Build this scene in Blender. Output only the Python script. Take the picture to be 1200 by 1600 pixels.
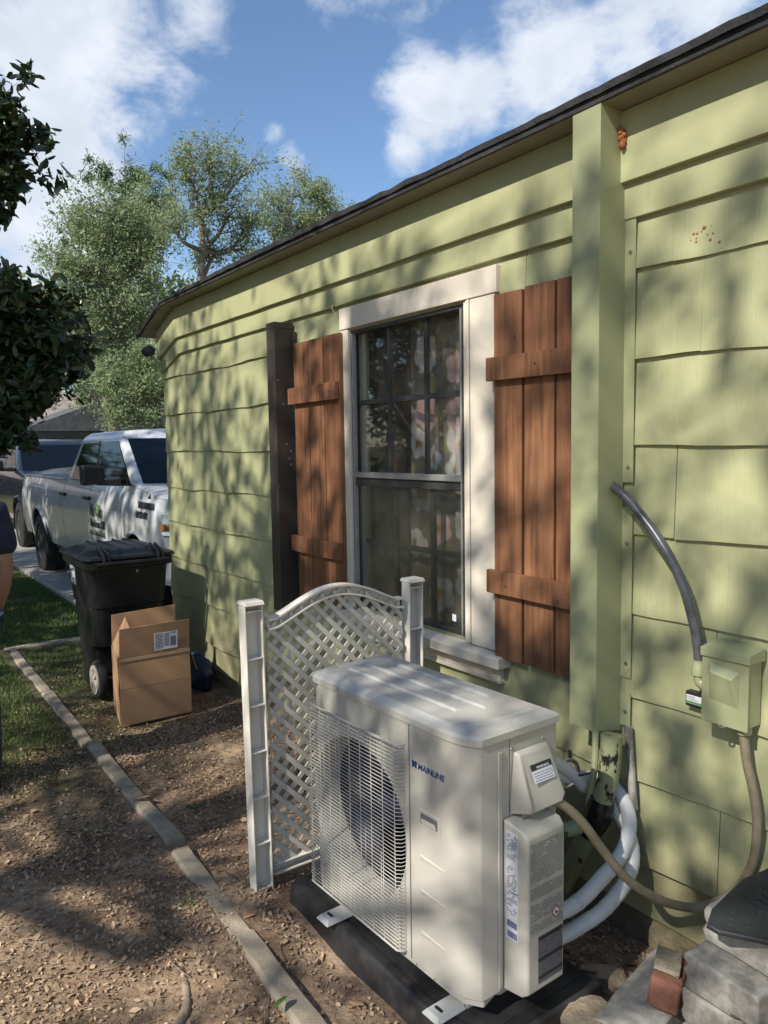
import bpy, bmesh, math, random
import numpy as np
from mathutils import Vector, Matrix
for o in list(bpy.data.objects): bpy.data.objects.remove(o)
sc = bpy.context.scene
COL = sc.collection
R = math.radians

# ------------------------------------------------------------------ camera
# X runs along the house wall away from the viewer, Y out of the wall, Z up; the wall face is Y = 0
cam_d = bpy.data.cameras.new('camera'); cam = bpy.data.objects.new('camera', cam_d); COL.objects.link(cam)
cam.matrix_world = Matrix(((-0.57773, 0.06084, -0.81396, 0.0), (-0.81609, -0.06183, 0.57462, 2.112),
                           (-0.01537, 0.99623, 0.08537, 1.68), (0, 0, 0, 1)))
cam_d.sensor_fit = 'VERTICAL'; cam_d.sensor_height = 32.0; cam_d.sensor_width = 24.0; cam_d.lens = 24.0
cam_d.clip_start = 0.05; cam_d.clip_end = 3000
sc.camera = cam

# ------------------------------------------------------------------ light
SUN_EL, SUN_AZ = R(41.5), R(102.0)           # azimuth counted from +X towards +Y
SUN = Vector((math.cos(SUN_EL)*math.cos(SUN_AZ), math.cos(SUN_EL)*math.sin(SUN_AZ), math.sin(SUN_EL)))
sd = bpy.data.lights.new('sun', 'SUN'); sd.energy = 5.0; sd.angle = R(0.53); sd.color = (1.0, 0.95, 0.86)
so = bpy.data.objects.new('sun', sd); COL.objects.link(so)
so.rotation_euler = SUN.to_track_quat('Z', 'Y').to_euler(); so.location = (0, 20, 20)

world = bpy.data.worlds.new('World'); sc.world = world; world.use_nodes = True
wt = world.node_tree; wt.nodes.clear()
def wn(t, **k):
    n = wt.nodes.new(t)
    for a, b in k.items(): setattr(n, a, b)
    return n
def wm(op, a, b=None, c=None, clamp=False):
    n = wn('ShaderNodeMath', operation=op, use_clamp=clamp)
    for i, x in enumerate((a, b, c)):
        if x is None: continue
        if isinstance(x, (int, float)): n.inputs[i].default_value = x
        else: wt.links.new(x, n.inputs[i])
    return n.outputs[0]
sky = wn('ShaderNodeTexSky', sky_type='NISHITA'); sky.sun_disc = False
sky.sun_elevation = SUN_EL; sky.sun_rotation = math.atan2(SUN.x, SUN.y)
sky.air_density = 1.0; sky.dust_density = 0.35; sky.ozone_density = 2.4
tc = wn('ShaderNodeTexCoord')
def wnoise(scale, detail, rough, off=(0, 0, 0), sq=1.5, dist=0.0):
    mp = wn('ShaderNodeMapping'); mp.inputs['Scale'].default_value = (1, 1, sq); mp.inputs['Location'].default_value = off
    wt.links.new(tc.outputs['Generated'], mp.inputs[0])
    n = wn('ShaderNodeTexNoise'); n.inputs['Scale'].default_value = scale; n.inputs['Detail'].default_value = detail
    n.inputs['Roughness'].default_value = rough; n.inputs['Distortion'].default_value = dist
    wt.links.new(mp.outputs[0], n.inputs['Vector']); return n.outputs[0]
# cumulus banks: where the clouds of this sky stand (direction, angular size, weight)
BANKS = [((.885,-.205,.420),.130,1.0), ((.890,-.262,.375),.080,.75), ((.935,-.190,.315),.120,1.0), ((.915,-.262,.285),.075,.8),
         ((.955,-.20,.20),.14,.8), ((.815,-.345,.465),.055,.75), ((.855,-.330,.395),.045,.55),
         ((.718,-.575,.395),.062,.95), ((.672,-.618,.405),.055,.85), ((.748,-.566,.350),.035,.75), ((.612,-.672,.425),.085,1.0),
         ((.548,-.715,.43),.075,.95), ((.49,-.745,.45),.09,.95), ((.824,-.435,.363),.022,.5), ((.820,-.461,.340),.030,.6), ((.930,-.345,.165),.075,.8), ((.935,-.265,.245),.10,.9),
         ((.70,-.50,.53),.10,.55), ((.80,-.20,.56),.16,.8), ((.2,-.8,.5),.25,.8), ((-.3,-.7,.5),.25,.8), ((-.8,-.3,.4),.28,.8), ((-.7,.5,.5),.22,.8),
         ((.3,.8,.25),.20,.7), ((.7,.55,.4),.22,.8), ((.1,-.2,.95),.2,.7), ((-.2,.85,.2),.2,.6), ((.95,.1,.35),.16,.9)]
acc = None
for dr, ra, wgt in BANKS:
    dv = wn('ShaderNodeVectorMath', operation='DISTANCE'); wt.links.new(tc.outputs['Generated'], dv.inputs[0]); dv.inputs[1].default_value = Vector(dr).normalized()
    g = wm('POWER', 2.718, wm('MULTIPLY', wm('POWER', wm('DIVIDE', dv.outputs['Value'], ra), 2.0), -1.0))
    g = wm('MULTIPLY', g, wgt)
    acc = g if acc is None else wm('MAXIMUM', acc, g)
nz = wnoise(7.0, 6.0, 0.62, (3.1, 1.7, 0.4), 1.5, .25)
fine = wnoise(22.0, 5.0, 0.62, (0.3, 5.7, 2.4), 1.5, .3)
dens = wm('ADD', wm('ADD', wm('MULTIPLY', acc, 0.86), wm('MULTIPLY', wm('SUBTRACT', nz, 0.5), 1.5)), wm('MULTIPLY', wm('SUBTRACT', fine, 0.5), 0.45))
mr = wn('ShaderNodeMapRange', interpolation_type='SMOOTHSTEP'); wt.links.new(dens, mr.inputs[0])
mr.inputs[1].default_value = 0.24; mr.inputs[2].default_value = 0.80; mr.inputs[3].default_value = 0; mr.inputs[4].default_value = 0.96
core = wn('ShaderNodeMapRange', interpolation_type='SMOOTHSTEP')
wt.links.new(wm('ADD', wm('MULTIPLY', dens, 0.55), wm('MULTIPLY', wnoise(9.0, 4.0, .55, (9.3, 4.1, 1.9), 1.5, .2), 0.75)), core.inputs[0])
core.inputs[1].default_value = 0.45; core.inputs[2].default_value = 1.0; core.inputs[3].default_value = 0; core.inputs[4].default_value = 1
cc = wn('ShaderNodeMix', data_type='RGBA'); wt.links.new(core.outputs[0], cc.inputs[0])
cc.inputs[6].default_value = (6.0, 6.2, 6.6, 1); cc.inputs[7].default_value = (4.3, 4.7, 5.3, 1)
mx = wn('ShaderNodeMix', data_type='RGBA'); wt.links.new(mr.outputs[0], mx.inputs[0])
hs = wn('ShaderNodeHueSaturation'); hs.inputs['Saturation'].default_value = 1.06; hs.inputs['Value'].default_value = 1.0; wt.links.new(sky.outputs[0], hs.inputs['Color']); wt.links.new(hs.outputs[0], mx.inputs[6]); wt.links.new(cc.outputs[2], mx.inputs[7])
bg = wn('ShaderNodeBackground'); bg.inputs[1].default_value = 0.125; wt.links.new(mx.outputs[2], bg.inputs[0])
wo = wn('ShaderNodeOutputWorld'); wt.links.new(bg.outputs[0], wo.inputs[0])
vs = sc.view_settings; vs.view_transform = 'Standard'; vs.look = 'None'; vs.gamma = 1; vs.use_curve_mapping = False; vs.exposure = 0.43
sc.render.engine = 'CYCLES'; sc.cycles.max_bounces = 6; sc.cycles.diffuse_bounces = 3; sc.cycles.glossy_bounces = 3; sc.cycles.transmission_bounces = 3; sc.cycles.transparent_max_bounces = 10

# ------------------------------------------------------------------ materials
MAT = {}
class NT:
    def __init__(s, name):
        s.m = bpy.data.materials.new(name); s.m.use_nodes = True; s.t = s.m.node_tree; s.t.nodes.clear(); MAT[name] = s.m
        s.tc = s.n('ShaderNodeTexCoord'); s.co = s.tc.outputs['Object']
    def n(s, t, **k):
        n = s.t.nodes.new(t)
        for a, b in k.items(): setattr(n, a, b)
        return n
    def put(s, sock, v):
        if isinstance(v, bpy.types.NodeSocket): s.t.links.new(v, sock)
        elif isinstance(v, (tuple, list)) and len(v) == 3 and sock.type == 'RGBA': sock.default_value = (*v, 1)
        else: sock.default_value = v
    def math(s, op, a, b=0.0, clamp=False):
        n = s.n('ShaderNodeMath', operation=op, use_clamp=clamp); s.put(n.inputs[0], a); s.put(n.inputs[1], b); return n.outputs[0]
    def noise(s, scale, detail=4, rough=.55, stretch=None, dist=0, off=None):
        v = s.co
        if stretch or off:
            mp = s.n('ShaderNodeMapping'); s.t.links.new(v, mp.inputs[0])
            if stretch: mp.inputs['Scale'].default_value = stretch
            if off: mp.inputs['Location'].default_value = off
            v = mp.outputs[0]
        n = s.n('ShaderNodeTexNoise'); s.t.links.new(v, n.inputs['Vector']); n.inputs['Scale'].default_value = scale
        n.inputs['Detail'].default_value = detail; n.inputs['Roughness'].default_value = rough; n.inputs['Distortion'].default_value = dist
        return n.outputs[0]
    def ramp(s, v, a, b, lo=0., hi=1.):
        n = s.n('ShaderNodeMapRange', interpolation_type='SMOOTHSTEP'); s.put(n.inputs[0], v)
        for i, x in enumerate((a, b, lo, hi)): n.inputs[i+1].default_value = x
        return n.outputs[0]
    def mix(s, f, a, b):
        n = s.n('ShaderNodeMix', data_type='RGBA'); s.put(n.inputs[0], f); s.put(n.inputs[6], a); s.put(n.inputs[7], b); return n.outputs[2]
    def bump(s, h, strength=.3, dist=.01, prev=None):
        n = s.n('ShaderNodeBump'); s.put(n.inputs['Height'], h); n.inputs['Strength'].default_value = strength; n.inputs['Distance'].default_value = dist
        if prev is not None: s.t.links.new(prev, n.inputs['Normal'])
        return n.outputs[0]
    def bsdf(s, col, rough=.6, metal=0., normal=None, spec=.5, coat=0.):
        b = s.n('ShaderNodeBsdfPrincipled'); s.put(b.inputs['Base Color'], col); s.put(b.inputs['Roughness'], rough); b.inputs['Metallic'].default_value = metal
        b.inputs['Specular IOR Level'].default_value = spec; b.inputs['Coat Weight'].default_value = coat; b.inputs['Coat Roughness'].default_value = .04
        if normal is not None: s.t.links.new(normal, b.inputs['Normal'])
        return b.outputs[0]
    def out(s, sh):
        o = s.n('ShaderNodeOutputMaterial'); s.t.links.new(sh, o.inputs[0]); return s.m
def sc3(c, k): return tuple(min(1, x*k) for x in c)
def pmat(name, col, rough=.6, var=.12, vscale=6, bump=0., bscale=80, metal=0, spec=.5, stretch=None, dirt=None, dirtamt=.5, dirtscale=7, coat=0., bd=.004):
    t = NT(name)
    c = t.mix(t.ramp(t.noise(vscale, 5, .6, stretch), .3, .7), sc3(col, 1-var), sc3(col, 1+var))
    if dirt is not None: c = t.mix(t.ramp(t.noise(dirtscale, 8, .68, None, .3, (4, 2, 7)), 1-dirtamt*.9, 1.12-dirtamt*.5), c, dirt)
    nm = t.bump(t.noise(bscale, 5, .6, stretch), bump, bd) if bump else None
    rr = t.ramp(t.noise(vscale*2.3, 4, .6), .2, .8, max(.02, rough-.09), min(1, rough+.09))
    return t.out(t.bsdf(c, rr, metal, nm, spec, coat))

GREEN = (.375, .380, .208)
def m_siding(name, grain):
    t = NT(name)
    c = t.mix(t.ramp(t.noise(2.2, 5, .6), .3, .7), sc3(GREEN, .93), sc3(GREEN, 1.07))
    g = t.noise(1.0, 4, .6, (150, 150, 3.0)); big = t.noise(14, 5, .6)
    c = t.mix(t.ramp(g, .35, .75, 0, .15 if grain else .04), c, sc3(GREEN, .78))
    c = t.mix(t.ramp(t.noise(34, 6, .72, None, .2, (5, 1, 3)), .70, .80, 0, .55), c, (.23, .235, .13))
    c = t.mix(t.ramp(t.noise(9, 8, .75, None, 0, (1, 8, 3)), .71, .79, 0, .6), c, (.16, .15, .09))
    st = t.noise(1.0, 6, .65, (7, 7, .9), .3, (3, 3, 1)); c = t.mix(t.ramp(st, .52, .78, 0, .32), c, (.21, .205, .115))
    c = t.mix(t.ramp(t.noise(55, 5, .8, None, 0, (2, 7, 5)), .735, .76, 0, .8), c, (.52, .50, .38))
    sz_ = t.n('ShaderNodeSeparateXYZ'); t.t.links.new(t.co, sz_.inputs[0]); sp_ = t.math('ADD', sz_.outputs[2], t.math('MULTIPLY', t.noise(5, 6, .7, None, 0, (9, 3, 1)), -.55))
    c = t.mix(t.ramp(sp_, -.02, .30, .55, 0), c, (.20, .165, .10))
    n1 = t.bump(g, .40 if grain else .05, .004); n2 = t.bump(big, .18, .01, n1); n3 = t.bump(t.noise(300, 3, .6), .10, .002, n2)
    return t.out(t.bsdf(c, .52, 0, n3, .4))
m_siding('siding_paint', True); m_siding('trim_paint', False)
def m_wood():
    t = NT('stained_wood')
    g = t.noise(1.0, 6, .62, (55, 55, 2.6), .6); g2 = t.noise(1.0, 4, .6, (9, 9, .9), 1.4)
    c = t.mix(t.ramp(g2, .3, .72), (.172, .074, .037), (.295, .138, .068))
    c = t.mix(t.ramp(g, .42, .72, 0, .7), c, (.098, .040, .021))
    c = t.mix(t.ramp(t.noise(1.0, 5, .6, (120, 120, 5)), .60, .78, 0, .35), c, (.33, .15, .09))
    v = t.n('ShaderNodeTexVoronoi'); mp = t.n('ShaderNodeMapping'); mp.inputs['Scale'].default_value = (6.5, 1.0, 3.2); t.t.links.new(t.co, mp.inputs[0]); t.t.links.new(mp.outputs[0], v.inputs['Vector']); v.inputs['Scale'].default_value = 1.0
    c = t.mix(t.ramp(v.outputs['Distance'], .03, .085, .85, 0), c, (.05, .018, .010))
    return t.out(t.bsdf(c, .55, 0, t.bump(g, .3, .004), .35))
m_wood()
pmat('window_white', (.70, .625, .51), .45, .06, 5, .15, 60, dirt=(.36, .31, .24), dirtamt=.42, dirtscale=14)
pmat('alu_dark', (.055, .055, .055), .38, .2, 20, .05, 50, metal=.2, dirt=(.20, .19, .17), dirtamt=.35, dirtscale=30)
pmat('alu_grey', (.42, .41, .39), .38, .12, 20, metal=.6, dirt=(.15, .13, .11), dirtamt=.4, dirtscale=22)
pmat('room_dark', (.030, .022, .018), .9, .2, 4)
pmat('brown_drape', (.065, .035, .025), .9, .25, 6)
pmat('soffit_paint', (.225, .215, .155), .7, .1, 4, .1, 40)
pmat('roof_edge', (.030, .030, .032), .85, .35, 18, .6, 120, bd=.008)
pmat('concrete_base', (.22, .185, .115), .9, .3, 5, .8, 26, dirt=(.075, .07, .028), dirtamt=.75, dirtscale=4, bd=.02)
pmat('cover_green', (.325, .340, .190), .42, .05, 3, .04, 30, dirt=(.19, .19, .10), dirtamt=.3, dirtscale=18)
pmat('cover_bronze', (.050, .041, .036), .38, .12, 5, .03, 30, dirt=(.11, .105, .10), dirtamt=.3, dirtscale=24)
pmat('nest_mud', (.30, .105, .038), .95, .25, 60, .8, 120)
pmat('ac_paint', (.445, .422, .368), .34, .025, 3, .02, 200, dirt=(.40, .37, .31), dirtamt=.32, dirtscale=9, spec=.5)
pmat('ac_paint_lid', (.465, .448, .405), .27, .04, 2.5, .03, 12, dirt=(.42, .40, .35), dirtamt=.4, dirtscale=6, spec=.55)
pmat('ac_wire', (.44, .42, .38), .4, .05, 9, spec=.4)
pmat('fan_blue', (.030, .033, .060), .35, .2, 12)
pmat('coil_dark', (.012, .012, .016), .6, .3, 60)
pmat('shroud_and_shade', (.12, .12, .125), .5, .15, 9)  # grey of the fan shroud, also the painted shade in the handle
pmat('logo_blue', (.012, .040, .185), .4, .05)
pmat('print_black', (.018, .018, .020), .5, .05)
pmat('print_grey', (.16, .16, .17), .55, .1)
pmat('print_red', (.42, .05, .04), .5, .05)
pmat('print_white', (.72, .73, .75), .5, .03)
pmat('label_paper', (.56, .57, .63), .45, .05, 20)
pmat('label_beige', (.36, .355, .315), .5, .05, 20)
pmat('label_dark', (.10, .10, .115), .45, .1, 20)
pmat('label_green', (.10, .33, .11), .5, .05)
pmat('zinc', (.60, .60, .58), .28, .15, 30, metal=1.0)
pmat('bracket_white', (.52, .51, .48), .4, .08, 12, dirt=(.3, .28, .25), dirtamt=.4, dirtscale=30)
pmat('pad_black', (.022, .022, .024), .42, .4, 8, .25, 40, dirt=(.10, .078, .06), dirtamt=.55, dirtscale=6)
pmat('lattice_vinyl', (.62, .58, .49), .5, .06, 6, .05, 60, dirt=(.27, .25, .21), dirtamt=.45, dirtscale=16)
pmat('post_vinyl', (.68, .635, .555), .5, .06, 6, .05, 60, dirt=(.20, .175, .14), dirtamt=.46, dirtscale=13)
pmat('hose_white', (.63, .62, .60), .5, .06, 8, .12, 50, dirt=(.42, .42, .42), dirtamt=.4, dirtscale=10)
pmat('conduit_grey', (.085, .088, .095), .30, .25, 22, .1, 60, spec=.6)
pmat('conduit_tan', (.225, .190, .125), .62, .22, 14, .3, 60, dirt=(.11, .09, .055), dirtamt=.55, dirtscale=18)
t = NT('peeling_paint')
pm = t.ramp(t.noise(16, 7, .7, (1, 1, .5)), .56, .60)
t.out(t.bsdf(t.mix(pm, (.30, .315, .17), (.016, .016, .016)), t.ramp(pm, 0, 1, .5, .32), 0, t.bump(pm, .5, .003)))
pmat('tar_black', (.012, .012, .013), .3, .3, 30, .6, 30)
t = NT('old_pipe')
pm = t.ramp(t.noise(20, 7, .7, (1, 1, .25)), .45, .6)
t.out(t.bsdf(t.mix(pm, (.40, .39, .34), (.13, .12, .10)), .6))
pmat('block_grey', (.255, .238, .208), .95, .30, 30, .6, 120, dirt=(.13, .115, .095), dirtamt=.5, dirtscale=22, bd=.004)
pmat('block_pale', (.315, .298, .265), .95, .26, 26, .6, 120, dirt=(.20, .185, .16), dirtamt=.45, dirtscale=16, bd=.004)
pmat('brick_red', (.215, .095, .062), .95, .25, 12, .7, 50, dirt=(.32, .27, .21), dirtamt=.42, dirtscale=14, bd=.01)
pmat('mortar', (.36, .31, .23), .95, .2, 14, .8, 40, bd=.012)
pmat('field_stone', (.36, .285, .19), .95, .25, 7, .8, 24, dirt=(.16, .135, .10), dirtamt=.45, dirtscale=9, bd=.02)
pmat('rubber_mat', (.020, .022, .027), .55, .25, 8, .3, 60, dirt=(.07, .07, .07), dirtamt=.4, dirtscale=14)
pmat('kerb_concrete', (.30, .25, .18), .95, .22, 9, .7, 120, dirt=(.20, .175, .11), dirtamt=.5, dirtscale=12, bd=.005)
pmat('cart_plastic', (.0085, .0095, .011), .42, .3, 5, .15, 90, dirt=(.030, .033, .035), dirtamt=.5, dirtscale=3.5)
pmat('cart_wheel', (.30, .265, .22), .8, .2, 14, .2, 50)
pmat('tyre', (.014, .014, .014), .8, .3, 20, .2, 70)
pmat('cardboard', (.345, .200, .105), .8, .07, 3, .06, 90, dirt=(.27, .15, .08), dirtamt=.35, dirtscale=5)
pmat('tape', (.40, .27, .17), .25, .05)
pmat('blue_tarp', (.012, .020, .055), .6, .3, 9, .6, 20, bd=.02)
pmat('spot_black', (.012, .012, .013), .4, .2)
pmat('truck_white', (.56, .57, .59), .30, .015, 2, coat=.8, spec=.4)
pmat('truck_black', (.010, .011, .013), .25, .1, 2, coat=1.0)
pmat('trim_black', (.012, .012, .013), .45, .2, 20)
pmat('rim_metal', (.30, .30, .31), .3, .1, 20, metal=.9)
pmat('chrome', (.75, .75, .77), .12, .02, 5, metal=1.0)
pmat('lamp_amber', (.75, .22, .02), .2, .05)
pmat('lamp_clear', (.62, .64, .66), .1, .1, 40, metal=.7)
pmat('letter_dark', (.035, .04, .05), .4, .05)
pmat('letter_green', (.10, .22, .04), .4, .05)
pmat('skin', (.36, .205, .14), .5, .05, 20)
pmat('shirt_navy', (.018, .024, .045), .85, .2, 9, .2, 140)
pmat('jeans', (.05, .065, .10), .85, .2, 12, .2, 120)
pmat('cap_blue', (.02, .03, .12), .7, .1)
pmat('shoe', (.04, .03, .025), .6, .1)
pmat('bark', (.17, .145, .115), .95, .35, 6, .9, 14, stretch=(2, 2, .5), bd=.04)
pmat('bark_root', (.24, .185, .135), .95, .3, 12, .9, 30, bd=.01)
pmat('far_roof', (.27, .225, .20), .95, .18, 3, .4, 9, bd=.03)
pmat('far_roof_dark', (.085, .088, .095), .95, .2, 3, .4, 9, bd=.03)
pmat('far_siding', (.070, .080, .085), .7, .1, 2)
pmat('far_wall', (.40, .41, .40), .8, .1, 2)
pmat('far_dark', (.022, .022, .025), .5, .1)  # near-black tone of the far windows and garage doors
pmat('driveway_concrete', (.33, .31, .27), .95, .15, 2.5, .4, 40, dirt=(.20, .18, .15), dirtamt=.5, dirtscale=1.5)
def m_glass(name, tint, dust, rough=.02):
    t = NT(name)
    tr = t.n('ShaderNodeBsdfTransparent'); tr.inputs[0].default_value = (*tint, 1)
    gl = t.n('ShaderNodeBsdfGlossy'); gl.inputs['Roughness'].default_value = rough; gl.inputs['Color'].default_value = (.95, .97, 1, 1)
    df = t.n('ShaderNodeBsdfDiffuse'); df.inputs[0].default_value = (.42, .40, .36, 1)
    lw = t.n('ShaderNodeLayerWeight'); lw.inputs[0].default_value = .5
    m1 = t.n('ShaderNodeMixShader'); t.put(m1.inputs[0], t.math('ADD', t.math('MULTIPLY', t.math('POWER', lw.outputs['Facing'], 4.0), .9), .045, True)); t.t.links.new(tr.outputs[0], m1.inputs[1]); t.t.links.new(gl.outputs[0], m1.inputs[2])
    m2 = t.n('ShaderNodeMixShader'); t.put(m2.inputs[0], t.ramp(t.noise(7, 6, .65), .3, .8, dust*.3, dust*1.6)); t.t.links.new(m1.outputs[0], m2.inputs[1]); t.t.links.new(df.outputs[0], m2.inputs[2])
    return t.out(m2.outputs[0])
m_glass('pane_glass', (.93, .94, .92), .045); m_glass('screen_mesh', (.84, .84, .84), .03, .25)
t = NT('car_glass'); t.out(t.bsdf((.003, .004, .005), .04, 0, None, .22))
def m_leaf(name, c1, c2, back=None, rough=.5, trans=.35, spec=.4):
    t = NT(name)
    geo = t.n('ShaderNodeNewGeometry')
    c = t.mix(geo.outputs['Random Per Island'], c1, c2)
    if back is not None: c = t.mix(t.math('MULTIPLY', geo.outputs['Backfacing'], .85), c, back)
    p = t.bsdf(c, rough, 0, None, spec)
    tl = t.n('ShaderNodeBsdfTranslucent'); t.put(tl.inputs[0], c)
    m = t.n('ShaderNodeMixShader'); m.inputs[0].default_value = trans; t.t.links.new(p, m.inputs[1]); t.t.links.new(tl.outputs[0], m.inputs[2])
    return t.out(m.outputs[0])
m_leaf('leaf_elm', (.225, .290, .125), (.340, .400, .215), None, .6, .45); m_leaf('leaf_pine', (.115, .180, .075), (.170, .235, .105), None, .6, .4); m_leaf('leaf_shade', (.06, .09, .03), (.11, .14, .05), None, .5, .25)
m_leaf('leaf_magnolia', (.022, .045, .016), (.048, .085, .026), (.060, .062, .024), .30, .15, .5)
m_leaf('grass_blade', (.055, .105, .022), (.135, .185, .050), None, .6, .3)
m_leaf('litter_leaf', (.195, .120, .072), (.49, .355, .230), None, .85, .05, .2)
m_leaf('big_leaf', (.36, .20, .105), (.46, .29, .17), None, .7, .1, .3)
m_leaf('green_leaf', (.06, .14, .03), (.10, .20, .05), None, .5, .3)
def m_ground():
    t = NT('yard_soil')
    n1 = t.noise(3.2, 8, .65); n2 = t.noise(30, 6, .65, None, .4); n3 = t.noise(1.1, 4, .6, None, 0, (3, 9, 0))
    c = t.mix(t.ramp(n1, .32, .68), (.185, .122, .080), (.40, .285, .185))
    c = t.mix(t.ramp(n2, .45, .68, 0, .75), c, (.095, .064, .045))
    c = t.mix(t.ramp(t.noise(80, 4, .7, None, 0, (1, 1, 1)), .60, .72, 0, .7), c, (.45, .35, .25))
    sp = t.n('ShaderNodeSeparateXYZ'); t.t.links.new(t.co, sp.inputs[0])
    a = t.ramp(t.math('ADD', t.math('ADD', sp.outputs[0], t.math('MULTIPLY', sp.outputs[1], .9)), t.math('MULTIPLY', n3, 3.0)), 6.0, 7.4)
    c = t.mix(t.math('MULTIPLY', a, .8), c, (.055, .070, .025))
    nb = t.bump(n2, .8, .02); nb = t.bump(t.noise(110, 5, .7), .5, .008, nb)
    return t.out(t.bsdf(c, .97, 0, nb, .15))
m_ground()
# ------------------------------------------------------------------ mesh helpers
def root_m(o):
    m = Matrix.Identity(4)
    while o is not None:
        m = o.matrix_basis @ m; o = o.parent
    return m
class MB:
    def __init__(s): s.v = []; s.f = []
    def add(s, vs, fs):
        o = len(s.v); s.v += [tuple(v) for v in vs]; s.f += [tuple(i+o for i in f) for f in fs]; return s
    def hexa(s, p):
        return s.add(p, [(0,3,2,1),(4,5,6,7),(0,1,5,4),(1,2,6,5),(2,3,7,6),(3,0,4,7)])
    def box(s, x0, x1, y0, y1, z0, z1):
        return s.hexa([(x0,y0,z0),(x1,y0,z0),(x1,y1,z0),(x0,y1,z0),(x0,y0,z1),(x1,y0,z1),(x1,y1,z1),(x0,y1,z1)])
    def prism(s, poly, a, b, ax='z'):
        n = len(poly)
        def P(q, h): return {'z': (q[0], q[1], h), 'y': (q[0], h, q[1]), 'x': (h, q[0], q[1])}[ax]
        return s.add([P(q, a) for q in poly]+[P(q, b) for q in poly], [tuple(range(n))[::-1], tuple(range(n, 2*n))]+[(i,(i+1)%n,n+(i+1)%n,n+i) for i in range(n)])
    def loft(s, rings, cap=True, closed=True):
        n = len(rings[0]); o = len(s.v); vs = [p for r in rings for p in r]; fs = []
        for k in range(len(rings)-1):
            for i in range(n if closed else n-1): fs.append((k*n+i, k*n+(i+1)%n, (k+1)*n+(i+1)%n, (k+1)*n+i))
        if cap: fs += [tuple(range(n))[::-1], tuple(range((len(rings)-1)*n, len(rings)*n))]
        return s.add(vs, fs)
    def tube(s, path, r, n=8, cap=True, flat=1.0):
        P = [Vector(p) for p in path]; rs = r if isinstance(r, (list, tuple)) else [r]*len(P); rings = []; up = None
        for i, p in enumerate(P):
            d = (P[min(i+1, len(P)-1)]-P[max(i-1, 0)]).normalized()
            if up is None: up = Vector((0,0,1)) if abs(d.z) < .9 else Vector((1,0,0))
            a = d.cross(up).normalized(); b = a.cross(d).normalized(); up = b
            rings.append([p+a*(math.cos(2*math.pi*k/n)*rs[i])+b*(math.sin(2*math.pi*k/n)*rs[i]*flat) for k in range(n)])
        return s.loft(rings, cap)
    def grid(s, fn, nu, nv):
        vs = [fn(i/nu, j/nv) for j in range(nv+1) for i in range(nu+1)]
        return s.add(vs, [(j*(nu+1)+i, j*(nu+1)+i+1, (j+1)*(nu+1)+i+1, (j+1)*(nu+1)+i) for j in range(nv) for i in range(nu)])
    def lathe(s, prof, c, ax='z', n=24, cap=True):
        rings = []
        for r, h in prof:
            ring = []
            for k in range(n):
                a = 2*math.pi*k/n; u, w = r*math.cos(a), r*math.sin(a)
                ring.append({'z': (c[0]+u, c[1]+w, c[2]+h), 'y': (c[0]+u, c[1]+h, c[2]+w), 'x': (c[0]+h, c[1]+u, c[2]+w)}[ax])
            rings.append(ring)
        return s.loft(rings, cap)
    def build(s, name, mat, parent=None, local=False, smooth=False, bevel=0., seg=2, sub=0, recalc=True, ang=40):
        vs = s.v
        if parent is not None and not local:
            m = root_m(parent).inverted(); vs = [m @ Vector(v) for v in vs]
        me = bpy.data.meshes.new(name); me.from_pydata([tuple(v) for v in vs], [], s.f)
        if recalc:
            bm = bmesh.new(); bm.from_mesh(me); bmesh.ops.recalc_face_normals(bm, faces=bm.faces); bm.to_mesh(me); bm.free()
        if smooth:
            me.polygons.foreach_set('use_smooth', [True]*len(me.polygons)); me.set_sharp_from_angle(angle=R(ang))
        me.materials.append(MAT[mat]); me.update()
        o = bpy.data.objects.new(name, me); COL.objects.link(o)
        if parent is not None: o.parent = parent
        if bevel:
            b = o.modifiers.new('bevel', 'BEVEL'); b.width = bevel; b.segments = seg; b.limit_method = 'ANGLE'; b.angle_limit = R(35)
            me.polygons.foreach_set('use_smooth', [True]*len(me.polygons)); b.harden_normals = True
        if sub:
            q = o.modifiers.new('sub', 'SUBSURF'); q.levels = sub; q.render_levels = sub
        return o
def tag(o, label, cat, group=None):
    o['label'] = label; o['category'] = cat
    if group: o['group'] = group
    return o
def thing(name, label, cat, loc=(0,0,0), rz=0., group=None):
    o = bpy.data.objects.new(name, None); COL.objects.link(o); o.location = loc; o.rotation_euler = (0, 0, rz); o.empty_display_size = .1
    return tag(o, label, cat, group)
def bxo(name, mat, parent, x0, x1, y0, y1, z0, z1, bevel=.002, local=False, seg=1):
    return MB().box(x0, x1, y0, y1, z0, z1).build(name, mat, parent, local, bevel=bevel, seg=seg)
def text(body, size, org, r, u, mat, parent, name='lettering', ext=.0004, off=0., shear=0., align='LEFT', sx=1., local=False):
    cu = bpy.data.curves.new('t', 'FONT'); cu.body = body; cu.size = size; cu.extrude = ext; cu.offset = off; cu.shear = shear; cu.align_x = align; cu.resolution_u = 3
    tmp = bpy.data.objects.new('t', cu); me = bpy.data.meshes.new_from_object(tmp); bpy.data.objects.remove(tmp); bpy.data.curves.remove(cu)
    r = Vector(r).normalized(); u = Vector(u).normalized(); n = r.cross(u)
    M = Matrix(((r.x*sx, u.x, n.x, org[0]), (r.y*sx, u.y, n.y, org[1]), (r.z*sx, u.z, n.z, org[2]), (0, 0, 0, 1)))
    if parent is not None and not local: M = root_m(parent).inverted() @ M
    me.transform(M); me.materials.clear(); me.materials.append(MAT[mat]); me.name = name
    o = bpy.data.objects.new(name, me); COL.objects.link(o); o.parent = parent; return o
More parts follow.
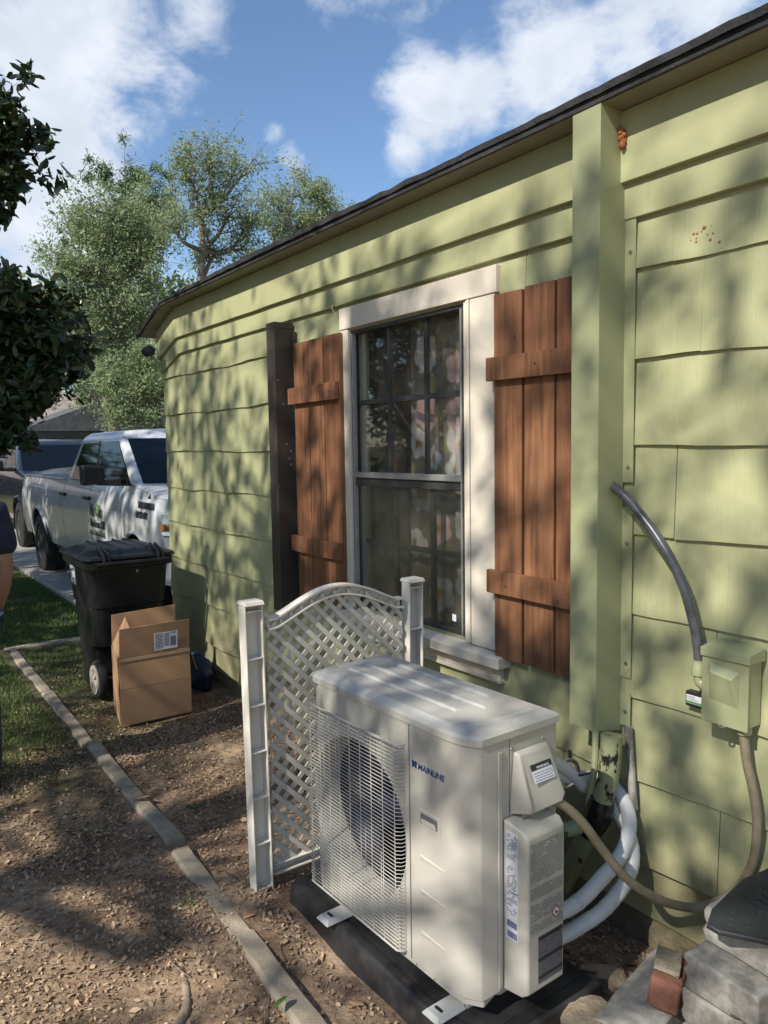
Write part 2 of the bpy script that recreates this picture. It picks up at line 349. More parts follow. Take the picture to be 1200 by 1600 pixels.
def np_mesh(name, V, F, mat, parent=None, smooth=False):
    """V (n,k,3): one polygon of k corners for each row"""
    n, k, _ = V.shape; me = bpy.data.meshes.new(name)
    me.vertices.add(n*k); me.vertices.foreach_set('co', V.reshape(-1).astype(np.float32))
    if F is None: F = [list(range(k))]
    nf = len(F); lens = [len(f) for f in F]; tot = sum(lens); flat = np.array([i for f in F for i in f])
    me.loops.add(n*tot); me.loops.foreach_set('vertex_index', (np.arange(n)[:, None]*k+flat[None, :]).reshape(-1).astype(np.int32))
    me.polygons.add(n*nf); st = np.cumsum([0]+lens[:-1]); me.polygons.foreach_set('loop_start', (np.arange(n)[:, None]*tot+st[None, :]).reshape(-1).astype(np.int32))
    if smooth: me.polygons.foreach_set('use_smooth', np.ones(n*nf, dtype=bool))
    me.update(calc_edges=True); me.materials.append(MAT[mat])
    o = bpy.data.objects.new(name, me); COL.objects.link(o)
    if parent is not None: o.parent = parent
    return o
def rot_frames(rng, n, flat=None):
    """random orthonormal frames; flat = how near the normals keep to the vertical"""
    nrm = rng.normal(size=(n, 3)); nrm /= np.linalg.norm(nrm, axis=1)[:, None]
    if flat is not None: nrm = nrm*(1-flat)+np.array([0, 0, 1.])*flat*1.0; nrm /= np.linalg.norm(nrm, axis=1)[:, None]
    a = rng.normal(size=(n, 3)); a -= (a*nrm).sum(1)[:, None]*nrm; a /= np.linalg.norm(a, axis=1)[:, None]
    return a, np.cross(nrm, a), nrm
def leaves(name, P, L, Wd, mat, rng, parent=None, flat=None, curl=.15, hexa=False):
    n = len(P); a, b, c = rot_frames(rng, n, flat); q_ = np.exp(rng.normal(size=n)*.30)*.97; L = L*q_[:, None]; Wd = Wd*(q_*(.75+.5*rng.random(n)))[:, None]
    cu = curl*L
    if hexa:
        V = np.stack([P-a*L*.5, P-a*L*.2+b*Wd*.42+c*cu*.5, P+a*L*.22+b*Wd*.46+c*cu*.5, P+a*L*.5-c*cu*.3, P+a*L*.22-b*Wd*.46+c*cu*.5, P-a*L*.2-b*Wd*.42+c*cu*.5], 1)
        return np_mesh(name, V, [[0,1,2,3],[0,3,4,5]], mat, parent)
    V = np.stack([P-a*L*.5, P+b*Wd*.5+c*cu, P+a*L*.5, P-b*Wd*.5+c*cu], 1)
    return np_mesh(name, V, [[0,1,2],[0,2,3]], mat, parent)
def bez(p, n=24):
    """smooth curve through the points (Catmull-Rom)"""
    P = [Vector(q) for q in p]; P = [P[0]*2-P[1]]+P+[P[-1]*2-P[-2]]; out = []
    for i in range(1, len(P)-2):
        for k in range(n if i < len(P)-3 else n+1):
            t = k/n; a, b, c, d = P[i-1:i+3]
            out.append(.5*((2*b)+(c-a)*t+(2*a-5*b+4*c-d)*t*t+(3*b-a-3*c+d)*t**3))
    return out
def arc(cx, cy, r, a0, a1, n): return [(cx+r*math.cos(R(a0+(a1-a0)*i/n)), cy+r*math.sin(R(a0+(a1-a0)*i/n))) for i in range(n+1)]
# ------------------------------------------------------------------ ground
rng = np.random.default_rng(7); random.seed(7)
_ph = rng.random((14, 3))*6.28; _fr = rng.normal(size=(14, 2))*np.linspace(1.5, 16, 14)[:, None]
def hg(x, y):
    x = np.asarray(x, float); y = np.asarray(y, float); h = np.zeros_like(x+y)
    for i in range(14): h = h+np.sin(x*_fr[i, 0]+y*_fr[i, 1]+_ph[i, 0])*(.010/(1+i*.35))
    return h*np.clip(1.3-np.hypot(x-3, y-1)/14, 0, 1)-.004
def ground():
    gx = np.concatenate([[-600, -120, -40, -15, -6, -2, -.5, .2], np.arange(.6, 8.4, .045), [9, 10, 11.5, 13, 15, 18, 24, 35, 60, 140, 600, 1500]])
    gy = np.concatenate([[-1000, -200, -60, -25, -12, -6, -3, -1.2], np.arange(-.4, 3.6, .045), [4.2, 5, 6.5, 9, 14, 30, 90, 300, 1000]])
    X, Y = np.meshgrid(gx, gy); Z = hg(X, Y); nx, ny = len(gx), len(gy)
    V = np.stack([X, Y, Z], -1).reshape(-1, 3); m = MB(); m.v = [tuple(v) for v in V]
    m.f = [(j*nx+i, j*nx+i+1, (j+1)*nx+i+1, (j+1)*nx+i) for j in range(ny-1) for i in range(nx-1)]
    o = m.build('ground', 'yard_soil', smooth=True, ang=180, recalc=False); o['kind'] = 'structure'
ground()
d = MB().box(8.6, 48, -5.6, .10, -.05, .045).build('driveway', 'driveway_concrete', bevel=.01); d['kind'] = 'structure'

# ------------------------------------------------------------------ house
house = thing('house', 'pale green shingled house wall with drooping dark eave along the right', 'house', (5.93, 0, 0))
def drop(x): return .30*max(0., x-5.55)
ZB = [2.222, 1.942, 1.664, 1.388, 1.118, .842, .566, .285]
SEAM = {5: 1.272, 7: 1.248, 0: 2.05, 1: .72, 2: .98, 3: .80, 4: .62, 6: 1.02}
WIN = (2.345, 3.275)
for k, zb in enumerate(ZB):
    zt = (2.41 if k == 0 else ZB[k-1])+.02
    x = SEAM[k]-.615*6; rr = random.Random(40+k); xs = []; pa, pb = rr.random()*6, rr.random()*6
    while x < 5.93:
        w = .615; xs.append((x, min(x+w-(.003 if rr.random() < .07 or abs(x+w-SEAM[k]) < .02 else .0003), 5.932))); x += w
    for x0, x1 in xs:
        if x1 < -1.6 or x1-x0 < .02: continue
        spans = [(x0, x1)]
        if k <= 5:
            spans = []
            if x0 < WIN[0]: spans.append((x0, min(x1, WIN[0])))
            if x1 > WIN[1]: spans.append((max(x0, WIN[1]), x1))
        for a, b in spans:
            if b-a < .01: continue
            n = max(2, int((b-a)/.05)); top = []; bot = []; ph = rr.random()*6; am = .0035+.004*rr.random(); sl = (rr.random()-.5)*.008
            th = .0155+.001*rr.random(); y0 = .0035
            for i in range(n+1):
                xx = a+(b-a)*i/n; q = (xx-x0)/.615
                zz = zb+.005*math.sin(pa+xx*3.1)+.0035*math.sin(pb+xx*9.3)+.0012*math.sin(ph+q*11)+(rr.random()-.5)*.0015
                top.append((xx, zt-(drop(xx) if k == 0 else 0))); bot.append((xx, zz))
            m = MB(); rf = [(p[0], y0, p[1]) for p in top]; bf = [(p[0], th+.003*math.sin(p[0]*9+k), p[1]) for p in bot]; bb = [(p[0], -.002, p[1]+.001) for p in bot]; tb = [(p[0], -.002, p[1]) for p in top]
            N = n+1; m.add(rf+bf+bb+tb, [])
            for i in range(n):
                m.f += [(i, i+1, N+i+1, N+i), (N+i, N+i+1, 2*N+i+1, 2*N+i), (3*N+i+1, 3*N+i, 2*N+i, 2*N+i+1), (i+1, i, 3*N+i, 3*N+i+1)]
            m.f += [(0, N, 2*N, 3*N), (n, 3*N+n, 2*N+n, N+n)]
            m.build('shingle', 'siding_paint', house)
# sheathing behind the shingles, left open at the window; gable end and the far walls
for nm, a, b, c, e in (('wall', -3, 2.40, .1, 2.74), ('wall', 3.245, 5.925, .1, 2.62), ('wall', 2.40, 3.245, .1, .875), ('wall', 2.40, 3.245, 2.255, 2.74)):
    bxo(nm, 'siding_paint', house, a, b, -.10, -.004, c, e, 0)
bxo('end_wall', 'siding_paint', house, 5.83, 5.928, -7, -.10, .1, 2.62, 0)
bxo('back_wall', 'siding_paint', house, -3, 5.9, -7.1, -7.0, .1, 2.7, 0)
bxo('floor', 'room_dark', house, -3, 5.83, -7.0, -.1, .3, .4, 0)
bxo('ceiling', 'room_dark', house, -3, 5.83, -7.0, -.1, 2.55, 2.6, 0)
# frieze boards, dropping at the far end
def band(y0, y1, z0, z1, mat, name, x0=-3., xe=5.95, wob=0., dr=True):
    xs = [x0]+[x0+(5.55-x0)*i/40 for i in range(1, 41)]+[5.66, 5.78, 5.88, xe]; N = len(xs); rr = random.Random(int(z0*1000)); m = MB(); a = []; b = []
    for x in xs:
        dz = drop(x) if dr else 0; w = (rr.random()-.5)*wob; a.append((x, z0-dz+w)); b.append((x, z1-dz))
    m.add([(p[0], y1, p[1]) for p in b]+[(p[0], y1, p[1]) for p in a]+[(p[0], y0, p[1]) for p in a]+[(p[0], y0, p[1]) for p in b], [])
    for i in range(N-1):
        for q in range(4): m.f.append((q*N+i, q*N+i+1, ((q+1) % 4)*N+i+1, ((q+1) % 4)*N+i))
    m.f += [(0, N, 2*N, 3*N), (N-1, 4*N-1, 3*N-1, 2*N-1)]
    return m.build(name, mat, house, bevel=.0025, seg=1)
band(.0, .027, 2.384, 2.500, 'trim_paint', 'frieze_board', wob=.003)
band(.0, .048, 2.494, 2.712, 'trim_paint', 'frieze_board', wob=.003)
band(.0, .142, 2.713, 2.726, 'soffit_paint', 'soffit', xe=6.02)
band(.1425, .150, 2.716, 2.744, 'roof_edge', 'fascia', xe=6.05, wob=.003)
# rake end of the soffit past the gable wall
MB().hexa([(5.955, -7, 2.58), (6.05, -7, 2.57), (6.05, .14, 2.552), (5.955, .14, 2.586), (5.955, -7, 2.60), (6.05, -7, 2.59), (6.05, .14, 2.570), (5.955, .14, 2.604)]).build('rake_soffit', 'soffit_paint', house)
rf = MB(); xs = [-3+9.08*i/150 for i in range(151)]; rr = random.Random(3); top = []; e0 = []; e1 = []; rb = []; rt = []
for i, x in enumerate(xs):
    dz = drop(x)*1.25; w = rr.gauss(0, .0013)+.003*math.sin(x*2.1)+(.003 if rr.random() < .06 else 0)
    e0.append((x, .160+w, 2.738-dz+w*.6)); e1.append((x, .163+w, 2.759-dz+w*1.2)); rt.append((x, -3.5, 4.07-dz*.2)); rb.append((x, -3.5, 4.03-dz*.2))
N = len(xs); rf.add(e1+e0+rb+rt, [])
for i in range(N-1):
    for q in range(4): rf.f.append((q*N+i, q*N+i+1, ((q+1) % 4)*N+i+1, ((q+1) % 4)*N+i))
rf.f += [(0, N, 2*N, 3*N), (N-1, 4*N-1, 3*N-1, 2*N-1)]
roof = rf.build('roof', 'roof_edge', house)
MB().hexa([(-3, -7.3, 2.70), (6.05, -7.3, 2.62), (6.05, -3.5, 4.05), (-3, -3.5, 4.08), (-3, -7.3, 2.76), (6.05, -7.3, 2.68), (6.05, -3.5, 4.1), (-3, -3.5, 4.12)]).build('roof_back', 'roof_edge', house)
# foundation
def fnd(u, v):
    x = -3+u*8.91; z = -.06+v*.35
    return (x, -.022+.012*math.sin(x*7+z*9)*math.sin(z*23+x*3)+.006*math.sin(x*31)*math.sin(z*41), z)
MB().grid(fnd, 260, 10).build('foundation', 'concrete_base', house, smooth=True, ang=80)
bxo('foundation_end', 'concrete_base', house, 5.80, 5.905, -7, -.06, -.05, .1, .004)
# loose nails and drips on the frieze
MB().tube([(3.36, .03, 2.40), (3.345, .052, 2.375), (3.33, .040, 2.335)], .003, 5).build('bent_nail', 'trim_paint', house)

# ------------------------------------------------------------------ window
jm = MB()
jm.box(2.385, 2.402, -.085, .004, .87, 2.262).box(3.243, 3.26, -.085, .004, .87, 2.262).box(2.402, 3.243, -.085, .004, 2.247, 2.262)
win = jm.build('window', 'window_white', house)
win['label'] = 'white cased sash window with dark divided panes'
bxo('casing', 'window_white', win, 2.180, 3.306, .0, .036, 2.258, 2.362, .003)
bxo('casing', 'window_white', win, 2.196, 2.338, .0, .031, .862, 2.2565, .003)
bxo('casing', 'window_white', win, 3.236, 3.303, .0, .031, .862, 2.2565, .003)
for a, b, y in ((2.340, 2.352, .036), (2.354, 2.366, .030), (2.368, 2.384, .024)): bxo('stop_moulding', 'window_white', win, a, b, -.02, y, .866, 2.2555, .002)
MB().hexa([(2.135, -.085, .803), (3.335, -.085, .803), (3.335, .075, .803), (2.135, .075, .803), (2.135, -.085, .872), (3.335, -.085, .872), (3.335, .075, .848), (2.135, .075, .848)]).build('sill', 'window_white', win, bevel=.006)
bxo('apron', 'window_white', win, 2.17, 3.30, .0, .030, .742, .801, .003)
bxo('apron_lip', 'window_white', win, 2.165, 3.305, .0, .037, .735, .748, .002)
# aluminium storm frame
for a in ((2.386, 2.404, -.03, .014, .874, 2.25), (3.226, 3.246, -.03, .014, .874, 2.25), (2.404, 3.226, -.03, .014, 2.232, 2.25)): bxo('storm_frame', 'alu_dark', win, *a, .002)
for a in ((2.404, 2.414, -.004, .018, .878, 2.232), (3.216, 3.226, -.004, .018, .878, 2.232)): bxo('storm_track', 'alu_grey', win, *a, .001)
bxo('meeting_rail', 'alu_grey', win, 2.402, 3.228, -.012, .022, 1.527, 1.555, .003); bxo('meeting_rail', 'alu_dark', win, 2.402, 3.228, -.03, .010, 1.488, 1.525, .003)
for x in (2.678, 2.956):
    bxo('muntin', 'alu_dark', win, x-.011, x+.011, -.030, -.012, 1.555, 2.232, .002); bxo('muntin', 'alu_dark', win, x-.013, x+.013, -.060, -.040, .885, 1.488, .002)
bxo('muntin', 'alu_dark', win, 2.414, 3.216, -.034, -.014, 1.884, 1.908, .002); bxo('muntin', 'alu_dark', win, 2.414, 3.216, -.064, -.044, 1.190, 1.216, .002)
bxo('sash_rail', 'alu_dark', win, 2.404, 3.226, -.06, .002, .874, .892, .002)
xc = [2.4145, 2.667, 2.689, 2.945, 2.967, 3.2155]
for i in range(3):
    for z0, z1 in ((1.556, 1.883), (1.909, 2.231)):
        bxo('pane', 'pane_glass', win, xc[2*i]+.0005, xc[2*i+1]-.0005, -.024, -.020, z0, z1, 0)
    for z0, z1 in ((.893, 1.189), (1.217, 1.487)):
        bxo('pane', 'pane_glass', win, xc[2*i]+.003, xc[2*i+1]-.003, -.054, -.050, z0, z1, 0)
bxo('insect_screen', 'screen_mesh', win, 2.4145, 3.2155, -.0075, -.006, .893, 1.487, 0)
bxo('sticker', 'print_white', win, 2.475, 2.50, -.0058, -.0050, .925, .955, 0)
# room seen behind the glass and the drape that hangs in it
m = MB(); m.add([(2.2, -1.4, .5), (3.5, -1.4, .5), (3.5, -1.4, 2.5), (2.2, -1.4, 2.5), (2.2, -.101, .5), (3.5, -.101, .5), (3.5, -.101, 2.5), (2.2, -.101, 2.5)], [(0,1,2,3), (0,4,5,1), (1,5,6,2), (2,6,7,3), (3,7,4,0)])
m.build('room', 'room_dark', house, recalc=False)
def drape():
    t = NT('floral_print'); at = t.n('ShaderNodeVertexColor', layer_name='print')
    w = t.noise(1.0, 3, .5, (26, 26, 1.5)); c = t.mix(t.ramp(w, .4, .7, 0, .25), at.outputs[0], (.12, .10, .09))  # vertical dark bands paint fold shade into the cloth colour
    t.out(t.bsdf(c, .9, 0, None, .1))
    rr = random.Random(12); nu, nv = 130, 200; m = MB(); x0, x1, z0, z1 = 2.385, 2.935, .86, 2.27
    m.grid(lambda u, v: (x0+u*(x1-x0), -.120+.012*math.sin(u*22+v*1.2)+.005*math.sin(u*51+v*3), z0+v*(z1-z0)), nu, nv)
    o = m.build('curtain', 'floral_print', None, smooth=True, ang=180, recalc=False)
    fl = [(2.53, 1.675, .115, 0), (2.60, 1.82, .065, 1), (2.47, 1.80, .05, 0), (2.50, 1.44, .060, 0), (2.55, 1.33, .055, 2), (2.80, 1.83, .07, 1), (2.86, 1.69, .06, 0), (2.76, 1.62, .05, 2), (2.93, 1.80, .06, 0),
          (2.46, 1.37, .05, 1), (2.62, 1.57, .05, 2), (2.84, 1.45, .07, 0), (2.72, 1.30, .06, 1), (2.9, 1.22, .06, 0), (2.5, 1.08, .08, 0), (2.72, 1.0, .07, 2), (2.6, 2.02, .06, 1), (2.8, 2.1, .07, 0), (2.45, 2.12, .06, 2)]
    col = o.data.color_attributes.new('print', 'FLOAT_COLOR', 'POINT'); buf = []
    for vx in o.data.vertices:
        x, z = vx.co.x, vx.co.z; f = .5+.5*math.sin(x*41+math.sin(z*23)*1.7)*math.sin(z*31+x*9)
        c = Vector((.19+.06*f, .150+.05*f, .135+.04*f))
        lf = math.sin(x*33+z*12)*math.sin(z*27-x*14)
        if lf > .35: c = c.lerp(Vector((.33, .31, .10)), min(.6, (lf-.35)*2))
        if lf < -.5: c = c.lerp(Vector((.18, .20, .12)), min(.6, (-lf-.5)*2))
        for fx, fz, fr, kd in fl:
            fr *= 1.35; dx, dz = x-fx, z-fz; r = math.hypot(dx, dz); a = math.atan2(dz, dx); rad = fr*(.78+.22*abs(math.sin(a*2.5+fx*40)))
            if r < rad:
                q = r/rad; pet = abs(math.sin(a*2.5+fx*40))
                base = ((.85, .74, .72), (.76, .50, .51), (.70, .68, .68))[kd]; c2 = Vector(base)*(.72+.35*q)*(.82+.22*pet)
                if q < .5: c2 = c2.lerp(Vector((.42, .14, .16)), (1-q/.5)*.55)
                if q < .28: c2 = Vector((.40, .30, .05)).lerp(Vector((.30, .07, .08)), 1-q/.28)
                c = c.lerp(c2, min(1, (1-q)*8)*.95)
        buf += [*c, 1]
    col.data.foreach_set('color', buf)
    tag(o, 'faded floral curtain with pink and white roses hanging behind the window', 'curtain')
drape()
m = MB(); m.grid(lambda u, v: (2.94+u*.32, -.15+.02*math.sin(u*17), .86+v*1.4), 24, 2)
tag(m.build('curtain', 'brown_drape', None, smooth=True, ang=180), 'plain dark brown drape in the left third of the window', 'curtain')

# ------------------------------------------------------------------ shutters
def shutter(label, bx, rx, seed):
    t = thing('shutter', label, 'shutter', (bx[0][0], .02, .85), group='board shutters of the window'); rr = random.Random(seed)
    for a, b in bx:
        e = (rr.random()-.5)*.012; g = (rr.random()-.5)*.004
        MB().hexa([(a, .026, .853+e), (b, .026, .853+e), (b, .050+g, .853+e), (a, .050+g, .853+e), (a, .026, 2.248+e), (b, .026, 2.250+e), (b, .050+g, 2.250+e), (a, .050+g, 2.248+e)]).build('board', 'stained_wood', t, bevel=.002, seg=1)
    for z0, z1 in ((1.103, 1.192), (1.918, 2.006)):
        q = (rr.random()-.5)*.008
        r = MB().hexa([(rx[0], .0525, z0), (rx[1], .0525, z0+q), (rx[1], .077, z0+q), (rx[0], .077, z0), (rx[0], .0525, z1), (rx[1], .0525, z1+q), (rx[1], .077, z1+q), (rx[0], .077, z1)]).build('rail', 'stained_wood', t, bevel=.002, seg=1)
        for a, b in bx:
            x = (a+b)/2+(rr.random()-.5)*.04; z = (z0+z1)/2+(rr.random()-.5)*.02
            MB().lathe([(.0038, 0), (.0038, .0012)], (x, .077, z), 'y', 8).build('screw', 'zinc' if rr.random() < .6 else 'tar_black', r)
    bxo('batten', 'stained_wood', t, bx[0][0]+.03, bx[-1][1]-.03, .0185, .0255, 1.12, 1.17, 0); bxo('batten', 'stained_wood', t, bx[0][0]+.03, bx[-1][1]-.03, .0185, .0255, 1.94, 1.99, 0)
shutter('brown board shutter beside the tall green pipe cover', [(1.738, 1.866), (1.876, 2.021), (2.033, 2.180)], (1.7375, 2.197), 4)
shutter('brown board shutter between the dark cover and the window', [(3.281, 3.434), (3.443, 3.594), (3.606, 3.757)], (3.290, 3.786), 8)

# ------------------------------------------------------------------ line covers on the wall
def cover(label, x0, x1, yd, z0, z1, mat, flange, nz=0.):
    t = thing('pipe_cover', label, 'pipe cover', ((x0+x1)/2, .02, z0)); w = .0025
    m = MB(); m.prism([(x0, .018), (x0, yd), (x1, yd), (x1, .018), (x1-w, .018), (x1-w, yd-w), (x0+w, yd-w), (x0+w, .018)], z0, z1-.03)
    m.build('channel', mat, t, bevel=.0015, seg=1)
    cp = MB().prism([(x0-.002, .018), (x0-.002, yd+.002), (x1+.002, yd+.002), (x1+.002, .018)], z1-.032, z1); cp.build('end_cap', mat, t, bevel=.002, seg=1)
    for a, b in ((x0-.040, x0+.0005), (x1-.0005, x1+.022)):
        gaps = [(z0, z0+.12), (z0+.165, nz-.03), (nz+.05, z1-.36)] if nz and a < x0 else [(z0, z1-.05 if not nz else z1-.33)]
        for g0, g1 in gaps: 
            f = bxo('flange', mat, t, a, b, .0185, .0215, g0, g1, .0008)
            for z in (g0+.05, g1-.12): MB().lathe([(.0075, 0), (.006, .004), (.002, .0045)], ((a+b)/2-.002, .0215, z), 'y', 8).build('screw', 'zinc', f)
    return t
gc = cover('tall green square pipe cover running from eave to below the window', 1.603, 1.714, .146, .735, 2.762, 'cover_green', .04, 1.50)
MB().hexa([(1.60, .018, .715), (1.716, .018, .715), (1.716, .144, .738), (1.60, .144, .738), (1.60, .018, .7345), (1.716, .018, .7345), (1.716, .144, .7405), (1.60, .144, .7405)]).build('bottom_lip', 'cover_green', gc)
dc = cover('short bronze pipe cover left of the far shutter', 3.812, 3.908, .135, .76, 2.365, 'cover_bronze', .03)
for z, y in ((1.62, .06), (1.66, .05), (1.70, .075), (1.585, .052), (1.92, .09), (2.05, .12), (1.47, .128)): MB().lathe([(.006, 0), (.006, .0006)], (3.812-.0008, y, z), 'x', 8).build('scuff', 'print_grey', dc)
nest = MB()
for q in range(16):
    a = random.random(); c = (1.596-.012*random.random(), .045+.02*random.random(), 2.60+.055*a); r = .007+.005*random.random()
    nest.lathe([(r*math.sin(math.pi*(i+.3)/6.6), -r*math.cos(math.pi*(i+.3)/6.6)) for i in range(7)], c, 'z', 8)
tag(nest.build('wasp_nest', 'nest_mud', None, smooth=True), 'small orange mud nest stuck to the top of the green cover', 'nest')
spk = MB()
for q in range(16):
    c = (1.335+random.gauss(0, .022), .0125, 2.275+random.gauss(0, .026)); r = .0015+.0045*random.random(); spk.lathe([(r, 0), (r*.7, .0012), (.001, .0015)], c, 'y', 7)
tag(spk.build('mud_splatter', 'nest_mud', None), 'rusty orange mud specks on the siding at upper right', 'mud specks')

# ------------------------------------------------------------------ electrical box, conduits, hoses
eb = thing('disconnect_box', 'green painted electrical disconnect box with embossed door on the siding', 'electrical box', (1.19, .02, .87))
bxo('box_body', 'cover_green', eb, 1.124, 1.256, .018, .088, .872, 1.078, .003)
dr_ = bxo('box_door', 'cover_green', eb, 1.120, 1.262, .0885, .094, .866, 1.062, .002)
MB().hexa([(1.146, .0935, .926), (1.236, .0935, .936), (1.236, .0935, 1.044), (1.146, .0935, 1.034), (1.152, .095, .931), (1.232, .095, .941), (1.224, .116, 1.022), (1.160, .116, 1.012)]).build('embossed_panel', 'cover_green', dr_, bevel=.006)
MB().hexa([(1.114, .0165, 1.060), (1.264, .0165, 1.060), (1.264, .101, 1.060), (1.114, .101, 1.060), (1.114, .0165, 1.098), (1.264, .0165, 1.098), (1.264, .101, 1.086), (1.114, .101, 1.086)]).build('rain_hood', 'cover_green', eb, bevel=.002, seg=1)
MB().lathe([(.006, -.0015), (.011, -.0015), (.011, .0015), (.006, .0015)], (1.195, .096, .866), 'z', 12, False).build('hasp', 'zinc', eb)
fit = MB().lathe([(.022, 0), (.022, .024), (.018, .03), (.018, .045)], (1.295, .055, .985), 'z', 12); fit.tube(bez([(1.295, .055, .99), (1.29, .055, .965), (1.262, .055, .950)], 6), .017, 10); fit.build('conduit_fitting', 'cover_green', eb, smooth=True)
MB().lathe([(.021, 0), (.021, .022), (.016, .026)], (1.151, .055, .848), 'z', 12).build('bottom_fitting', 'cover_green', eb, smooth=True)
g = bez([(1.605,.070,1.540),(1.573,.075,1.523),(1.533,.075,1.494),(1.491,.080,1.456),(1.439,.080,1.402),(1.380,.080,1.327),(1.338,.075,1.246),(1.313,.065,1.156),(1.298,.060,1.080),(1.295,.055,1.022)], 22)
tag(MB().tube(g, [.0148+(.0009 if i % 2 else 0) for i in range(len(g))], 12).build('flexible_conduit', 'conduit_grey', None, smooth=True, ang=60), 'dark grey flexible conduit curving from the cover to the box', 'conduit')
w = bez([(1.151,.055,.855),(1.151,0.055,0.840),(1.140,0.055,0.768),(1.117,0.055,0.682),(1.108,0.050,0.590),(1.123,0.035,0.483),(1.154,0.030,0.399),(1.196,0.030,0.336),(1.270,0.060,0.270),(1.321,0.130,0.280),(1.348,0.220,0.335),(1.368,0.300,0.407),(1.387,0.380,0.510),(1.399,0.450,0.604),(1.417,0.510,0.666),(1.431,0.560,0.690),(1.441,0.600,0.694)], 14)
tag(MB().tube(w, .0135, 12).build('tan_conduit', 'conduit_tan', None, smooth=True), 'tan flexible power conduit sagging from the box to the condenser', 'conduit')
def hose(pts, label, rad=.0235):
    p = bez(pts, 12); o = tag(MB().tube(p, [rad*(1+.018*math.sin(i*1.9)+.012*math.sin(i*.7)) for i in range(len(p))], 16).build('line_hose', 'hose_white', None, smooth=True), label, 'hose')
    for f, w_ in ((.64, 2), (.80, 3), (.30, 2)):
        i = int(f*len(p)); MB().tube(p[i:i+w_], rad*1.045, 16).build('tape_wrap', 'label_paper', o, smooth=True)
    return o
hose([(1.657,0.330,0.676),(1.678,0.200,0.596),(1.672,0.110,0.514),(1.623,0.055,0.473),(1.544,0.065,0.418),(1.488,0.100,0.353),(1.474,0.150,0.291),(1.484,0.240,0.227),(1.518,0.320,0.180),(1.546,0.390,0.155),(1.60,.445,.135)], 'white insulated hose, the outer and lower of the two loops')
hose([(1.685,0.300,0.626),(1.695,0.180,0.562),(1.684,0.080,0.535),(1.626,0.045,0.527),(1.561,0.050,0.493),(1.512,0.085,0.434),(1.495,0.150,0.367),(1.498,0.240,0.318),(1.518,0.320,0.263),(1.538,0.400,0.242),(1.60,.445,.215)], 'white insulated hose, the upper and inner of the two loops')
cl = thing('hose_clamp', 'shiny metal strap clamp holding the two white hoses', 'clamp', (1.678, .19, .585))
MB().tube([(1.678+.010*math.cos(a), .19+.036*math.cos(a), .582+.046*math.sin(a)) for a in [i*math.pi/12 for i in range(25)]], .0075, 6, flat=.35).build('strap', 'zinc', cl, smooth=True)
bxo('tab', 'zinc', cl, 1.668, 1.684, .182, .185, .626, .662, .001)
tag(MB().tube(bez([(1.70,.24,.60),(1.665,.17,.575),(1.63,.12,.585),(1.60,.085,.60),(1.585,.08,.62)], 8), .004, 6).build('black_wire', 'tar_black', None, smooth=True), 'thin black wire strapped to the white hoses', 'wire')
pp = thing('drain_pipe', 'peeling green pipe with black tar joint below the cover', 'pipe', (1.58, .06, .0))
MB().tube(bez([(1.561,0.120,0.733),(1.562,0.120,0.670),(1.574,0.120,0.569),(1.600,0.120,0.478)], 6), .034, 14).build('upper_pipe', 'peeling_paint', pp, smooth=True)
MB().tube(bez([(1.594,.120,.510),(1.612,.118,.445),(1.655,.110,.365)], 6), [.037,.039,.042,.044,.045,.046,.047,.046,.045,.044,.043,.042,.039], 14).build('tar_joint', 'tar_black', pp, smooth=True)
MB().tube([(1.65,.110,.375),(1.752,.080,.194),(1.84,.07,.02)], .034, 14).build('lower_pipe', 'peeling_paint', pp, smooth=True)
MB().tube([(1.645,.112,.40),(1.70,.20,.375)], .026, 10).build('branch_stub', 'peeling_paint', pp, smooth=True)
tag(MB().tube(bez([(1.607,.140,.735),(1.612,.140,.604),(1.640,.135,.473)], 6), .011, 8).build('side_strip', 'cover_green', None, smooth=True), 'thin green tube running beside the peeling pipe', 'tube')
tag(MB().tube([(1.560,.034,.74),(1.549,.034,.626),(1.534,.034,.470)], .0145, 10).build('wall_pipe', 'old_pipe', None, smooth=True), 'thin weathered white pipe against the siding under the cover', 'pipe')
sg = thing('surge_protector', 'small black module with white and green label beside the disconnect box', 'electrical module', (1.30, .02, .88))
bxo('module_case', 'print_black', sg, 1.264, 1.347, .016, .042, .876, .922, .002)
lb = bxo('label_plate', 'print_white', sg, 1.270, 1.343, .0421, .0426, .885, .912, 0)
bxo('label_stripe', 'label_green', lb, 1.270, 1.343, .0427, .0429, .886, .893, 0)
text('SURGE', .009, (1.341, .0428, .903), (-1, 0, 0), (0, 0, 1), 'print_black', lb, ext=.0001); text('TP-SPD-F1', .008, (1.341, .0428, .895), (-1, 0, 0), (0, 0, 1), 'print_black', lb, ext=.0001)
# ------------------------------------------------------------------ condenser unit
W_, D_, ZL, ZT = .80, .335, .150, .885
ac = thing('air_conditioner', 'beige outdoor air conditioner condenser with wire fan guard on a black pad', 'air conditioner', (1.472, .478, 0), R(1.8))
def acm(m, name, mat, par=None, **k): return m.build(name, mat, par or ac, True, **k)
foot = [(0, 0), (W_, 0), (W_, .295)]+[(W_-.035+.035*math.cos(R(a)), .30+.035*math.sin(R(a))) for a in (30, 60, 90)]+[(.10, D_), (.045, .330), (.004, .302), (0, .296)]
ins = [(x+(.006 if x < .3 else -.006), min(y, D_-.03)) for x, y in foot]
